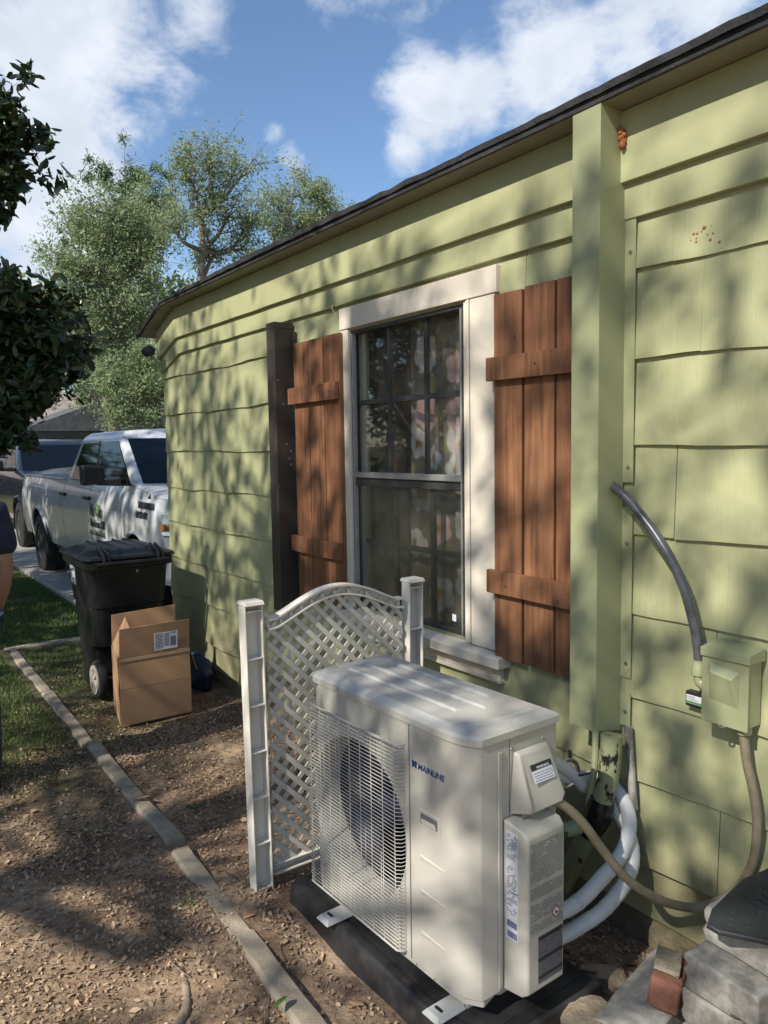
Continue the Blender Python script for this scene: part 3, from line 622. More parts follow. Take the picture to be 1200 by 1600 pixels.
# casing: floor pan, back and side panels around the fan chamber
acm(MB().prism([(.01, .01), (W_-.01, .01), (W_-.01, D_-.035), (.05, D_-.055), (.01, .22)], ZL+.0, ZL+.03), 'base_pan', 'ac_paint')
SP = .262                                       # seam between service panel and fan panel
sv = [(.0, .191), (0, .296), (.004, .302), (.045, .330), (.10, D_), (SP-.0015, D_), (SP-.0015, D_-.03), (.10, D_-.03), (.03, .2)]
svp = acm(MB().prism([(p[0], p[1]) for p in sv], ZL+.018, ZT-.001), 'service_panel', 'ac_paint', bevel=.004, seg=3)
acm(MB().prism([(0, .292), (.004, .298), (.045, .326), (.10, D_-.004), (W_-.05, D_-.004), (W_-.05, D_-.03), (.05, D_-.05), (.02, .22)], ZL+.001, ZL+.0165), 'bottom_rail', 'ac_paint', bevel=.002, seg=1)
acm(MB().box(0, .012, 0, .1895, ZL+.004, ZT-.001), 'side_panel', 'ac_paint', bevel=.003, seg=2)
acm(MB().box(-.0055, -.0001, .225, .240, ZL+.03, ZT-.03), 'side_rib', 'ac_paint', bevel=.003, seg=2)
acm(MB().box(.014, W_-.012, .0, .010, ZL+.03, ZT-.001), 'coil', 'coil_dark'); acm(MB().box(W_-.010, W_, .0, .27, ZL+.03, ZT-.001), 'left_panel', 'ac_paint', bevel=.003)
# fan panel with its round opening
CX_, CZ_, FR = .531, .500, .253
def fpan():
    m = MB(); n = 96; x0, x1, z0, z1 = SP+.0015, W_, ZL+.018, ZT-.001; sq = []; ci = []; inn = []
    for k in range(n):
        a = 2*math.pi*k/n; c, s_ = math.cos(a), math.sin(a)
        t_ = min((x1-CX_)/c if c > 1e-6 else (x0-CX_)/c if c < -1e-6 else 9, (z1-CZ_)/s_ if s_ > 1e-6 else (z0-CZ_)/s_ if s_ < -1e-6 else 9)
        sq.append((CX_+c*t_, CZ_+s_*t_)); ci.append((CX_+c*FR, CZ_+s_*FR)); inn.append((CX_+c*(FR-.006), CZ_+s_*(FR-.006)))
    cr = {}
    for X, Z in ((x0, z0), (x1, z0), (x1, z1), (x0, z1)):
        k = min(range(n), key=lambda i: (sq[i][0]-X)**2+(sq[i][1]-Z)**2); sq[k] = (X, Z)
    def yf(x): return D_-max(0., (x-(W_-.045))/.045)**2*.035
    rings = [[(x, yf(x)-.02, z) for x, z in sq], [(x, yf(x), z) for x, z in sq], [(CX_+(x-CX_)*.93+0, yf(CX_+(x-CX_)*.93), CZ_+(z-CZ_)*.93) for x, z in sq], [(x, D_, z) for x, z in ci], [(x, D_-.012, z) for x, z in inn], [(x, D_-.10, z) for x, z in inn]]
    m.loft(rings, False); return acm(m, 'fan_panel', 'ac_paint', smooth=True, ang=30)
fp = fpan()
acm(MB().lathe([(FR-.004, -.012), (FR-.0045, -.10), (FR+.02, -.19)], (CX_, D_, CZ_), 'y', 48, False), 'shroud', 'shroud_and_shade', fp, smooth=True, recalc=False)
acm(MB().box(.03, W_-.03, .055, .065, ZL+.04, ZT-.02), 'coil_back', 'coil_dark')
fan = acm(MB().lathe([(.0, .05), (.05, .048), (.066, .03), (.068, -.04)], (CX_, .225, CZ_), 'y', 24), 'fan_hub', 'fan_blue', smooth=True)
for k in range(3):
    m = MB(); a0 = R(25+120*k)
    def bl(u, v):
        r = .060+u*(FR-.078); a = a0+R(-8+v*82+u*14*(1-v)); return (CX_+r*math.cos(a), .225+.055*(.5-v)*(1-.25*u)+.012*math.sin(v*3.1), CZ_+r*math.sin(a))
    m.grid(bl, 8, 10); b_ = acm(m, 'fan_blade', 'fan_blue', fan, smooth=True); so_ = b_.modifiers.new('thick', 'SOLIDIFY'); so_.thickness = .004
# wire guard
def guard():
    m = MB(); x0, x1, z0, z1 = SP+.022, W_-.014, .188, .812; yo = D_+.026; n = 54
    def bar(p, r=.00125): m.tube(p, r, 5)
    for i in range(n):
        z = z0+(z1-z0)*i/(n-1)
        bar([(x0-.002, D_-.006, z), (x0, yo-.012, z), (x0+.012, yo, z), (x1-.012, yo, z), (x1+.008, yo-.016, z), (x1+.012, D_-.034, z)])
    for i in range(9):
        x = x0+.02+(x1-x0-.04)*i/8; bar([(x, yo-.003, z0-.004), (x, yo-.003, z1+.004)], .0018)
    for z in (z0-.004, z1+.004): bar([(x0-.002, D_-.006, z), (x0, yo-.012, z), (x0+.012, yo, z), (x1-.012, yo, z), (x1+.008, yo-.016, z), (x1+.012, D_-.034, z)], .0024)
    for x, a, b in ((x0+.09, .30, .46), (x0+.17, .36, .50), (x0+.33, .62, .74), (x1-.10, .55, .70)): bar([(x, yo-.004, a), (x, yo-.004, b)], .0016)
    o = acm(m, 'fan_guard', 'ac_wire', smooth=True, ang=70, recalc=False); o['kind'] = 'stuff'; return o
fg = guard()
# lid
lf = [(-.005, -.005), (W_+.004, -.005), (W_+.004, .30)]+[(W_-.035+.039*math.cos(R(a)), .301+.039*math.sin(R(a))) for a in (30, 60, 90)]+[(.10, D_+.005), (.043, .335), (-.001, .307), (-.005, .300)]
cxl, cyl = W_/2, .16
def sl(k, z, d=0): return [(cxl+(x-cxl)*(1-k/W_*2), cyl+(y-cyl)*(1-k/.33*2), z) for x, y in lf]
lid = acm(MB().loft([sl(0, ZT), sl(0, ZT+.019), sl(.005, ZT+.027), sl(.020, ZT+.0335), sl(.027, ZT+.038), sl(.10, ZT+.040)]), 'lid', 'ac_paint_lid', smooth=True, ang=28)
for y, a, b in ((.075, .20, .66), (.155, .13, .72), (.232, .17, .70)):
    acm(MB().loft([[(x, yy, z) for x, yy in ((a-.014, y-.014), (b+.014, y-.014), (b+.014, y+.014), (a-.014, y+.014))] for z in (ZT+.037,)]+[[(x, yy, ZT+.0455) for x, yy in ((a, y-.004), (b, y-.004), (b, y+.004), (a, y+.004))]]), 'lid_rib', 'ac_paint_lid', lid, smooth=True, ang=20)
for pth in ([(.05, .06), (.05, .26)], [(.75, .07), (.75, .24)]):
    (xa, ya), (xb, yb) = pth; acm(MB().loft([[(xa-.014, ya-.012, ZT+.036), (xa+.014, ya-.012, ZT+.036), (xb+.014, yb+.012, ZT+.036), (xb-.014, yb+.012, ZT+.036)], [(xa-.004, ya, ZT+.0435), (xa+.004, ya, ZT+.0435), (xb+.004, yb, ZT+.0435), (xb-.004, yb, ZT+.0435)]]), 'lid_rib', 'ac_paint_lid', lid, smooth=True, ang=20)
# logo, grab handle, pressed ribs on the service panel
text('MAINLINE', .0245, (.2205, D_+.0006, .762), (-1, 0, 0), (0, 0, 1), 'logo_blue', svp, 'logo', .0003, .0006, .12, sx=1.02, local=True)
text('M', .0265, (.2465, D_+.0012, .7625), (-1, 0, 0), (0, 0, 1), 'logo_blue', svp, 'logo', .0003, .0014, 0, local=True)
acm(MB().box(.2235, .2475, D_+.0002, D_+.0008, .7745, .7785), 'logo_bar', 'print_black', svp)
acm(MB().add([(.138, D_+.0016, .608), (.208, D_+.0016, .608), (.208, D_+.0016, .638), (.138, D_+.0016, .638)], [(0, 1, 2, 3)]), 'handle_shade', 'shroud_and_shade', svp); acm(MB().add([(.140, D_+.0020, .609), (.207, D_+.0020, .609), (.207, D_+.0020, .622), (.150, D_+.0020, .624)], [(0, 1, 2, 3)]), 'handle_pale_half', 'ac_paint', svp)  # flat dark quad paints the recess shade, a paler quad its lower half
hd = acm(MB().add([], []).loft([[(.126, D_+.0006, .596), (.220, D_+.0006, .596), (.220, D_+.0006, .650), (.126, D_+.0006, .650)], [(.128, D_+.0022, .598), (.218, D_+.0022, .598), (.218, D_+.0022, .648), (.128, D_+.0022, .648)], [(.136, D_+.0022, .606), (.210, D_+.0022, .606), (.210, D_+.0022, .640), (.136, D_+.0022, .640)]], False), 'grab_handle', 'ac_paint', svp)
for z in (.497, .395, .268):
    acm(MB().hexa([(.10, D_-.006, z-.014), (.222, D_-.002, z-.012), (.222, D_-.002, z+.018), (.10, D_-.006, z+.016), (.112, D_+.0015, z+.003), (.210, D_+.0025, z+.005), (.210, D_+.0025, z+.010), (.112, D_+.0015, z+.008)]), 'pressed_rib', 'ac_paint', svp, bevel=.004, seg=2)
for x, z in ((.24, ZL+.010), (.40, ZL+.010), (.16, ZL+.010)): acm(MB().lathe([(.004, 0), (.003, .002)], (x, D_-.004, z), 'y', 8), 'screw', 'zinc')
# side fittings (they face the viewer): valve cover above, wiring cover below
vc = acm(MB().loft([[(-.001, .045, .845), (-.001, .182, .845), (-.001, .196, .700), (-.001, .196, .668), (-.001, .030, .668), (-.001, .030, .715)],
                    [(-.016, .052, .836), (-.016, .170, .836), (-.074, .180, .712), (-.062, .176, .684), (-.062, .046, .684), (-.074, .044, .712)]]), 'valve_cover', 'ac_paint', bevel=.007, seg=3)
ld = .060
def onslope(y, h):      # on the sloping face of the valve cover
    q = h; return (-.0165-.058*q, y, .836-.124*q)
def slab(name, mat, par, y0, y1, h0, h1, e):
    nx_, nz_ = -.906*e, .423*e; P = []
    for ee in (0, 1):
        for y, h in ((y0, h0), (y1, h0), (y1, h1), (y0, h1)):
            p = onslope(y, h); P.append((p[0]-.906*(e-.0004)*(ee)-.0003, p[1], p[2]+.423*e*ee))
    return acm(MB().hexa(P), name, mat, par)
pl = slab('warning_label', 'label_paper', vc, .066, .148, .26, .62, .0012); hb = slab('label_header', 'print_black', vc, .066, .148, .26, .38, .0020)
p0_ = onslope(.128, .365); text('WARNING', .0105, (p0_[0]-.0028, p0_[1], p0_[2]+.0014), (0, -1, 0), (.423, 0, .906), 'print_white', vc, ext=.0001, local=True)
m = MB(); rr = random.Random(5)
for i in range(4):
    y = .143; h = .43+i*.048
    while y > .075:
        w_ = .004+.010*rr.random(); a = onslope(y, h); b = onslope(max(.07, y-w_), h+.018); e = .0018; m.add([(a[0]-e, a[1], a[2]+e*.4), (b[0]-e, b[1], a[2]+e*.4), (b[0]-e, b[1], b[2]+e*.4), (a[0]-e, a[1], b[2]+e*.4)], [(0, 1, 2, 3)]); y -= w_+.003
acm(m, 'label_print', 'print_grey', vc)['kind'] = 'stuff'
wc = acm(MB().loft([[(-.0005, .062, .172), (-.0005, .220, .172), (-.0005, .220, .665), (-.0005, .062, .665)], [(-.068, .062, .185), (-.068, .220, .185), (-.068, .220, .652), (-.068, .062, .652)],
                    [(-.086, .067, .195), (-.086, .212, .195), (-.086, .212, .636), (-.086, .067, .636)]]), 'wiring_cover', 'ac_paint', bevel=.007, seg=3)
acm(MB().hexa([(-.008, .10, .640), (-.055, .10, .640), (-.055, .15, .640), (-.008, .15, .640), (-.004, .108, .672), (-.030, .108, .664), (-.030, .142, .664), (-.004, .142, .672)]), 'cable_hood', 'ac_paint', wc, bevel=.006, seg=2)
def words(y0, y1, z0, z1, lh, dens, x, rs, gaps=(), yface=None):
    """rows of small print as bars; on an x = const face, or on a y = const face when yface is given"""
    m = MB(); r_ = random.Random(rs); z = z1
    while z-lh > z0:
        y = y1
        while y > y0+.003 and not any(a < z < b for a, b in gaps):
            w_ = .002+.007*r_.random(); e = max(y0, y-w_)
            if r_.random() < dens:
                q = [(y, z), (e, z), (e, z-lh*.55), (y, z-lh*.55)]; m.add([(x, a, b) for a, b in q] if yface is None else [(a, yface, b) for a, b in q], [(0, 1, 2, 3)])
            y -= w_+.0016
        z -= lh
    return m
xl = -.0864
acm(MB().box(xl-.0006, xl+.0, .071, .208, .358, .622), 'info_label', 'label_beige', wc); acm(words(.075, .204, .362, .616, .0068, .92, xl-.0010, 3, [(.50, .513), (.452, .462), (.395, .402)]), 'label_print', 'print_grey', wc)['kind'] = 'stuff'
acm(MB().box(xl-.0006, xl+.0, .075, .173, .215, .350), 'data_label', 'label_dark', wc); acm(words(.078, .170, .22, .345, .0075, .5, xl-.0010, 9), 'label_print', 'print_grey', wc)['kind'] = 'stuff'
for z in (.342, .282, .232): acm(MB().box(xl-.0014, xl-.0008, .075, .173, z-.004, z+.005), 'label_bar', 'print_black', wc)
dm = MB(); c0 = (.103, .398)
for s_, e, mt in ((.0165, .0014, 'print_red'), (.0125, .0020, 'print_white')): acm(MB().prism([(c0[0]+s_, c0[1]), (c0[0], c0[1]+s_*1.1), (c0[0]-s_, c0[1]), (c0[0], c0[1]-s_*1.1)], xl-e, xl-e+.0004, 'x'), 'hazard_sign', mt, wc)
acm(MB().prism([(c0[0]+.003, c0[1]-.006), (c0[0]+.0045, c0[1]-.001), (c0[0]+.001, c0[1]+.007), (c0[0]-.0015, c0[1]+.002), (c0[0]-.0045, c0[1]-.001), (c0[0]-.003, c0[1]-.006)], xl-.0026, xl-.0022, 'x'), 'flame_mark', 'print_black', wc)
yf_ = .2202
acm(MB().box(-.056, -.014, yf_, yf_+.0006, .335, .640), 'rating_label', 'label_paper', wc); acm(words(-.053, -.017, .40, .632, .0060, .62, 0, 4, [(.545, .562), (.47, .476)], yf_+.0010), 'label_print', 'print_grey', wc)['kind'] = 'stuff'
m = MB(); r_ = random.Random(2)
for zz in (.378, .348):
    y = -.018
    while y > -.053: w_ = .0008+.0022*r_.random(); m.box(y-w_, y, yf_+.0008, yf_+.0011, zz-.008, zz+.010); y -= w_+.0012
acm(m, 'bar_code', 'logo_blue', wc)['kind'] = 'stuff'
text('MAINLINE', .0075, (-.022, yf_+.0011, .468), (-1, 0, 0), (0, 0, 1), 'print_black', wc, ext=.0001, local=True)
for y, z in ((.185, .852), (.06, .853), (.045, ZL+.035), (.16, ZL+.012), (.17, ZL+.012)): acm(MB().lathe([(.0045, 0), (.003, -.0025)], (-.0005, y, z), 'x', 8), 'screw', 'zinc')
acm(MB().tube([(-.02, .172, .672), (-.03, .150, .678), (-.035, .118, .690)], .017, 10), 'elbow_fitting', 'conduit_tan', smooth=True); acm(MB().lathe([(.020, -.018), (.022, 0), (.020, .018)], (-.033, .128, .688), 'y', 10), 'lock_ring', 'conduit_tan', smooth=True)
for x in (.115, .67):
    b_ = acm(MB().loft([[(x-.034, D_+.056, .0925), (x+.034, D_+.056, .0925), (x+.034, D_-.05, .0925), (x-.034, D_-.05, .0925)], [(x-.034, D_+.056, .096), (x+.034, D_+.056, .096), (x+.034, D_-.05, .096), (x-.034, D_-.05, .096)], [(x-.024, D_+.046, .1085), (x+.024, D_+.046, .1085), (x+.024, D_-.05, .1085), (x-.024, D_-.05, .1085)]]), 'foot_bracket', 'bracket_white', bevel=.003, seg=2)
    acm(MB().prism([(x-.011+.005*math.cos(R(a)), D_+.022+.005*math.sin(R(a))) for a in (90, 135, 180, 225, 270)]+[(x+.011+.005*math.cos(R(a)), D_+.022+.005*math.sin(R(a))) for a in (270, 315, 360, 405, 450)], .1080, .1098), 'bolt_slot', 'print_black', b_)
    acm(MB().box(x-.034, x+.034, -.02, D_-.055, .0925, .149), 'foot_rail', 'bracket_white')
# plastic pad
pad = thing('equipment_pad', 'black plastic equipment pad under the condenser, dusty at its edges', 'pad', (1.93, .62, 0))
def padp(k): return [(1.395+k, .36+k), (2.445-k, .36+k), (2.445-k, .822-k), (2.41-k, .856-k), (1.50+k, .856-k), (1.415+k, .822-k), (1.395+k, .80-k)]
MB().loft([[(x, y, z) for x, y in padp(k)] for k, z in ((-.006, -.02), (0, .070), (.003, .080), (.012, .088), (.040, .0895), (.046, .0875))]).build('pad_slab', 'pad_black', pad, smooth=True, ang=30)
MB().loft([[(x, y, z) for x, y in padp(k)] for k, z in ((.052, .085), (.052, .0898), (.066, .0918))]).build('pad_tread', 'pad_black', pad, smooth=True, ang=30)

# ------------------------------------------------------------------ lattice screen
lt = thing('lattice_screen', 'white vinyl lattice screen with arched top standing beside the condenser', 'lattice screen', (2.58, .5, 0))
XL = 2.575
def post(yc, h, lean):
    w, d_ = .037, .052; p = MB(); o = []
    def q(y, z): return y-lean*(z/h)
    def pr(y0, y1, x0, x1, z0, z1): p.hexa([(x0, q(y0, z0), z0), (x1, q(y0, z0), z0), (x1, q(y1, z0), z0), (x0, q(y1, z0), z0), (x0, q(y0, z1), z1), (x1, q(y0, z1), z1), (x1, q(y1, z1), z1), (x0, q(y1, z1), z1)])
    pr(yc-w, yc+w, XL+.014, XL+.024, -.02, h); pr(yc-w, yc-w+.006, XL-d_+.02, XL+.014, -.02, h); pr(yc+w-.006, yc+w, XL-d_+.02, XL+.014, -.02, h)
    po = p.build('post', 'post_vinyl', lt, bevel=.002, seg=1)
    for i in range(7):
        z = h-.02-i*.178
        if z > 0: MB().box(XL-.030, XL+.0138, q(yc-w+.0062, z), q(yc+w-.0062, z), z-.004, z).build('rib', 'post_vinyl', po)
    MB().hexa([(XL-.044, q(yc-w-.003, h), h+.001), (XL+.034, q(yc-w-.003, h), h+.001), (XL+.034, q(yc+w+.003, h), h+.001), (XL-.044, q(yc+w+.003, h), h+.001), (XL-.038, q(yc-w, h), h+.016), (XL+.028, q(yc-w, h), h+.016), (XL+.028, q(yc+w, h), h+.016), (XL-.038, q(yc+w, h), h+.016)]).build('cap', 'post_vinyl', po, bevel=.002, seg=1)
post(.895, 1.105, -.012); post(.165, 1.105, .01)
YA, YB = .216, .846
def arch(y):
    u = (y-YA)/(YB-YA); return 1.040+.092*math.sin(math.pi*min(1, max(0, (u-.05)/.90)))**1.15
ys = [YA+(YB-YA)*i/36 for i in range(37)]
m = MB(); m.loft([[(XL-.028, y, arch(y)), (XL+.016, y, arch(y)), (XL+.016, y, arch(y)+.008), (XL-.028, y, arch(y)+.008)] for y in ys]); m.loft([[(XL-.028, y, arch(y)-.036), (XL+.016, y, arch(y)-.036), (XL+.016, y, arch(y)-.030), (XL-.028, y, arch(y)-.030)] for y in ys]); m.loft([[(XL+.006, y, arch(y)-.032), (XL+.012, y, arch(y)-.032), (XL+.012, y, arch(y)+.004), (XL+.006, y, arch(y)+.004)] for y in ys])
m.build('arched_rail', 'post_vinyl', lt, smooth=True, ang=30)
MB().box(XL-.02, XL+.014, YA, YB, .045, .052).box(XL-.02, XL+.014, YA, YB, .082, .088).box(XL+.006, XL+.012, YA, YB, .05, .085).build('bottom_rail', 'post_vinyl', lt, bevel=.001, seg=1)
Z0 = .085; hw = .0098; pitch = .0455*math.sqrt(2)
for sgn in (1, -1):
    xa, xb = (XL-.014, XL-.006) if sgn > 0 else (XL-.0055, XL+.002)
    k = -40
    while k < 60:
        c = k*pitch; k += 1                      # line z = c + sgn*(y-YA)
        pts = [y for y in [YA+(YB-YA)*i/160 for i in range(161)] if Z0-.012 < c+sgn*(y-YA) < arch(y)-.020]
        if len(pts) < 4: continue
        a, b = pts[0], pts[-1]; h_ = hw*math.sqrt(2)
        MB().hexa([(xa, a, c+sgn*(a-YA)-h_), (xb, a, c+sgn*(a-YA)-h_), (xb, b, c+sgn*(b-YA)-h_), (xa, b, c+sgn*(b-YA)-h_), (xa, a, c+sgn*(a-YA)+h_), (xb, a, c+sgn*(a-YA)+h_), (xb, b, c+sgn*(b-YA)+h_), (xa, b, c+sgn*(b-YA)+h_)]).build('slat', 'lattice_vinyl', lt, bevel=.0012, seg=1)

# ------------------------------------------------------------------ steps of loose blocks, brick, stones
def rough_block(name, mat, label, cat, cx, cy, z0, lx, ly, lz, rz, seed, chip=.006, group=None, holes=False):
    rr = random.Random(seed); m = MB(); nx, ny, nz = 6, 5, 4
    bm = bmesh.new(); bmesh.ops.create_cube(bm, size=1); bmesh.ops.subdivide_edges(bm, edges=bm.edges[:], cuts=5, use_grid_fill=True)
    for v in bm.verts:
        e = sum(abs(abs(c)-.5) < .01 for c in v.co); j = chip*(1.0 if e >= 2 else .10)
        v.co = Vector((v.co.x*lx, v.co.y*ly, v.co.z*lz))
        v.co -= v.co.normalized()*abs(rr.gauss(0, 1))*j
    me = bpy.data.meshes.new(name); bm.to_mesh(me); bm.free(); me.materials.append(MAT[mat]); me.polygons.foreach_set('use_smooth', [True]*len(me.polygons)); me.set_sharp_from_angle(angle=R(38))
    o = bpy.data.objects.new(name, me); COL.objects.link(o); o.location = (cx, cy, z0+lz/2); o.rotation_euler = (0, 0, R(rz))
    b = o.modifiers.new('bevel', 'BEVEL'); b.width = .006; b.segments = 2; b.limit_method = 'ANGLE'; b.angle_limit = R(50)
    return tag(o, label, cat, group)
ub = rough_block('concrete_block', 'block_pale', 'pale concrete block under the black mat, top of the steps', 'block', .895, .288, .387, .37, .15, .096, -2, 1)
for k, (zz, lb) in enumerate(((.291, 'grey concrete block just below the pale top block'), (.195, 'grey concrete block forming the second layer down, cut by the picture edge'), (.098, 'grey concrete block third layer down, below the picture edge'), (-.02, 'lowest grey concrete block at the foot of the steps'))):
    rough_block('concrete_block', 'block_grey', lb, 'block', .978+.004*k, .302, zz, .205, .275, .094 if k < 3 else .116, -3+k, 2+k, group='stacked grey step blocks')
gb = rough_block('concrete_block', 'block_pale', 'tilted light grey concrete block in the right lower corner beside the brick', 'block', 1.262, .285, -.045, .175, .40, .155, 9, 5); gb.rotation_euler = (R(-4), R(7), R(9))
bk = thing('broken_brick', 'broken red brick with mortar on top leaning on the light block', 'brick', (1.225, .285, .11), R(25))
o = rough_block('brick_body', 'brick_red', '', '', 0, 0, 0, .085, .17, .085, 0, 6, .0035); 
for key in ('label', 'category'): del o[key]
o.parent = bk; o.location = (0, 0, .046); o.rotation_euler = (R(6), R(-8), 0)
o = rough_block('mortar_bed', 'mortar', '', '', 0, 0, 0, .07, .12, .014, 0, 7, .006)
for key in ('label', 'category'): del o[key]
o.parent = bk; o.location = (.004, -.015, .097); o.rotation_euler = (R(6), R(-8), R(4))
# rubber step mat: rounded nose, dimpled
mt = thing('step_mat', 'black rubber step mat with dimples draped over the top block', 'mat', (.95, .3, .484))
def matp(k):
    c = [(1.017, .442), (1.045, .375), (1.072, .185), (1.058, .075), (.70, .07), (.70, .31), (.895, .388), (.985, .444)]
    g_ = (.92, .26); return [(g_[0]+(x-g_[0])*(1-k), g_[1]+(y-g_[1])*(1-k)) for x, y in c]
MB().loft([[(x, y, z) for x, y in matp(k)] for k, z in ((.0, .4865), (-.004, .489), (.0, .4965), (.012, .4985), (.3, .4990))]).build('mat_sheet', 'rubber_mat', mt, bevel=.004, seg=2)
m = MB()
for i in range(16):
    for j in range(16):
        x, y = .76+i*.021+(j % 2)*.0105, .09+j*.024
        if x+(y-.2)*.22 > 1.045 or y > .33+(x-.7)*.28: continue
        m.lathe([(.0045, 0), (.003, .0028), (.0012, .003)], (x, y, .4985), 'z', 6)
for i in range(9): m.box(.74, 1.0, .105+i*.028, .108+i*.028, .4985, .5008)
dm_ = m.build('mat_dimple', 'rubber_mat', mt, smooth=True); dm_['kind'] = 'stuff'
def stone(label, c, s, seed, mat='field_stone'):
    bm = bmesh.new(); bmesh.ops.create_icosphere(bm, subdivisions=3, radius=1); rr = random.Random(seed); ph = [rr.random()*6 for _ in range(6)]
    for v in bm.verts:
        k = 1+.13*math.sin(v.co.x*3+ph[0])*math.sin(v.co.y*4+ph[1])+.08*math.sin(v.co.z*6+ph[2]+v.co.x*5)+.03*math.sin(v.co.y*13+ph[3]); c_ = v.co*k
        v.co = Vector((max(-.85, min(.85, c_.x))*s[0], max(-.85, min(.85, c_.y))*s[1], max(-.7, min(.72, c_.z))*s[2]))
    me = bpy.data.meshes.new('stone'); bm.to_mesh(me); bm.free(); me.materials.append(MAT[mat]); me.polygons.foreach_set('use_smooth', [True]*len(me.polygons)); me.set_sharp_from_angle(angle=R(50))
    o = bpy.data.objects.new('stone', me); COL.objects.link(o); o.location = c; o.rotation_euler = (0, 0, rr.random()*3); return tag(o, label, 'stone', 'loose stones by the steps')
stone('rounded tan stone cut by the bottom edge below the condenser', (1.335, .475, .035), (.10, .085, .065), 3)
stone('flat grey stone lying left of the tan stone at the bottom', (1.455, .50, .01), (.075, .10, .045), 5, 'block_grey')
stone('small sandy stone in the leaves between hose and blocks', (1.475, .255, .01), (.085, .04, .035), 11)
stone('dark flat stone half buried under the wiring cover', (1.40, .395, .0), (.07, .05, .03), 14, 'block_grey')

# ------------------------------------------------------------------ concrete edging
def kerb(x0, x1, y0, y1, z, yaw, label, seed):
    rr = random.Random(seed); n = max(4, int(abs(x1-x0)/.09)); rings = []
    for i in range(n+1):
        u = i/n; x = x0+(x1-x0)*u; c = y0+(y1-y0)*u; w = .040; h = z-.010
        rings.append([(x, c-w, -.06), (x, c-w+rr.gauss(0, .002), h-.012), (x, c-w+.007+abs(rr.gauss(0, .003)), h), (x, c, h+.002), (x, c+w-.007-abs(rr.gauss(0, .003)), h), (x, c+w+rr.gauss(0, .002), h-.012), (x, c+w, -.06)])
    tag(MB().loft(rings).build('edging_kerb', 'kerb_concrete', None, smooth=True, ang=25), label, 'kerb', 'concrete edging strips of the bed')
kerb(.9, 2.33, 1.135, 1.075, .034, 0, 'nearest concrete edging strip running off the bottom of the picture', 1)
kerb(2.335, 3.02, 1.082, 1.048, .030, 0, 'short concrete edging strip left of the lattice post', 2)
kerb(3.10, 3.72, 1.038, 1.052, .040, 0, 'concrete edging strip beyond the crossing root', 3)
kerb(3.73, 4.42, 1.048, 1.03, .036, 0, 'raised concrete edging strip left of the cardboard box', 4)
kerb(4.44, 5.62, 1.052, 1.03, .030, 0, 'shaded concrete edging strip level with the wheeled cart', 5)
kerb(5.66, 7.08, 1.03, 1.02, .022, 0, 'farthest concrete edging strip ending at the lawn corner', 6)
rr = random.Random(9); rings = []
for i in range(9):
    y = 1.07-i*.13; h = .018+rr.gauss(0, .002); rings.append([(7.05, y, -.06), (7.05, y, h-.01), (7.062, y, h), (7.13, y, h), (7.14, y, h-.01), (7.14, y, -.06)])
tag(MB().loft(rings).build('edging_kerb', 'kerb_concrete', None, smooth=True, ang=35), 'cross strip of concrete edging running towards the house behind the cart', 'kerb', 'concrete edging strips of the bed')
# ------------------------------------------------------------------ wheeled cart
ct = thing('trash_cart', 'black wheeled trash cart with ribbed lid standing against the house', 'trash cart', (5.5, .55, 0))
def rr4(x0, x1, y0, y1, z, r=.06, n=5):
    p = []
    for cx, cy, a in ((x1-r, y1-r, 0), (x0+r, y1-r, 90), (x0+r, y0+r, 180), (x1-r, y0+r, 270)): p += [(cx+r*math.cos(R(a+90*i/n)), cy+r*math.sin(R(a+90*i/n)), z) for i in range(n+1)]
    return p
MB().loft([rr4(5.44, 5.72, .335, .765, .03), rr4(5.43, 5.75, .325, .775, .30), rr4(5.40, 5.76, .322, .778, .335), rr4(5.245, 5.765, .32, .78, .36), rr4(5.225, 5.79, .31, .79, .62), rr4(5.215, 5.80, .302, .798, .63), rr4(5.185, 5.845, .285, .815, .90), rr4(5.18, 5.85, .28, .82, .93)]).build('body', 'cart_plastic', ct, smooth=True, ang=35)
MB().loft([rr4(5.165, 5.865, .262, .838, .895), rr4(5.155, 5.875, .256, .844, .90), rr4(5.155, 5.875, .256, .844, .945), rr4(5.165, 5.865, .262, .838, .95)]).build('rim', 'cart_plastic', ct, smooth=True, ang=35)
lidc = MB().loft([rr4(5.150, 5.90, .240, .860, .953, .07), rr4(5.145, 5.905, .235, .865, .962, .07), rr4(5.155, 5.895, .245, .855, .978, .07), rr4(5.20, 5.85, .29, .81, .988, .08), rr4(5.23, 5.81, .33, .77, 1.012, .09), rr4(5.33, 5.70, .42, .68, 1.022, .09)]).build('lid', 'cart_plastic', ct, smooth=True, ang=28)
for y in (.42, .50, .60, .68): MB().loft([[(5.23, y-.012, 1.0), (5.23, y+.012, 1.0), (5.23, y+.006, 1.022), (5.23, y-.006, 1.022)], [(5.78, y-.012, 1.0), (5.78, y+.012, 1.0), (5.78, y+.006, 1.032), (5.78, y-.006, 1.032)]]).build('lid_rib', 'cart_plastic', lidc, bevel=.004)
for y in (.36, .72):
    for dy in (-.016, .016): MB().tube(bez([(5.125, y+dy, .935), (5.14, y+dy, .985), (5.21, y+dy, 1.005), (5.30, y+dy, 1.026)], 5), .011, 6).build('hinge_strap', 'cart_plastic', lidc, smooth=True)
MB().tube([(5.118, .31, .935), (5.118, .79, .935)], .016, 10).box(5.118, 5.16, .30, .325, .915, .95).box(5.118, 5.16, .775, .80, .915, .95).build('handle', 'cart_plastic', ct, smooth=True)
bxo('grip_pocket', 'spot_black', ct, 5.30, 5.40, .790, .7945, .60, .625, .004); bxo('serial_tag', 'label_beige', ct, 5.188, 5.1905, .50, .515, .855, .878, 0)
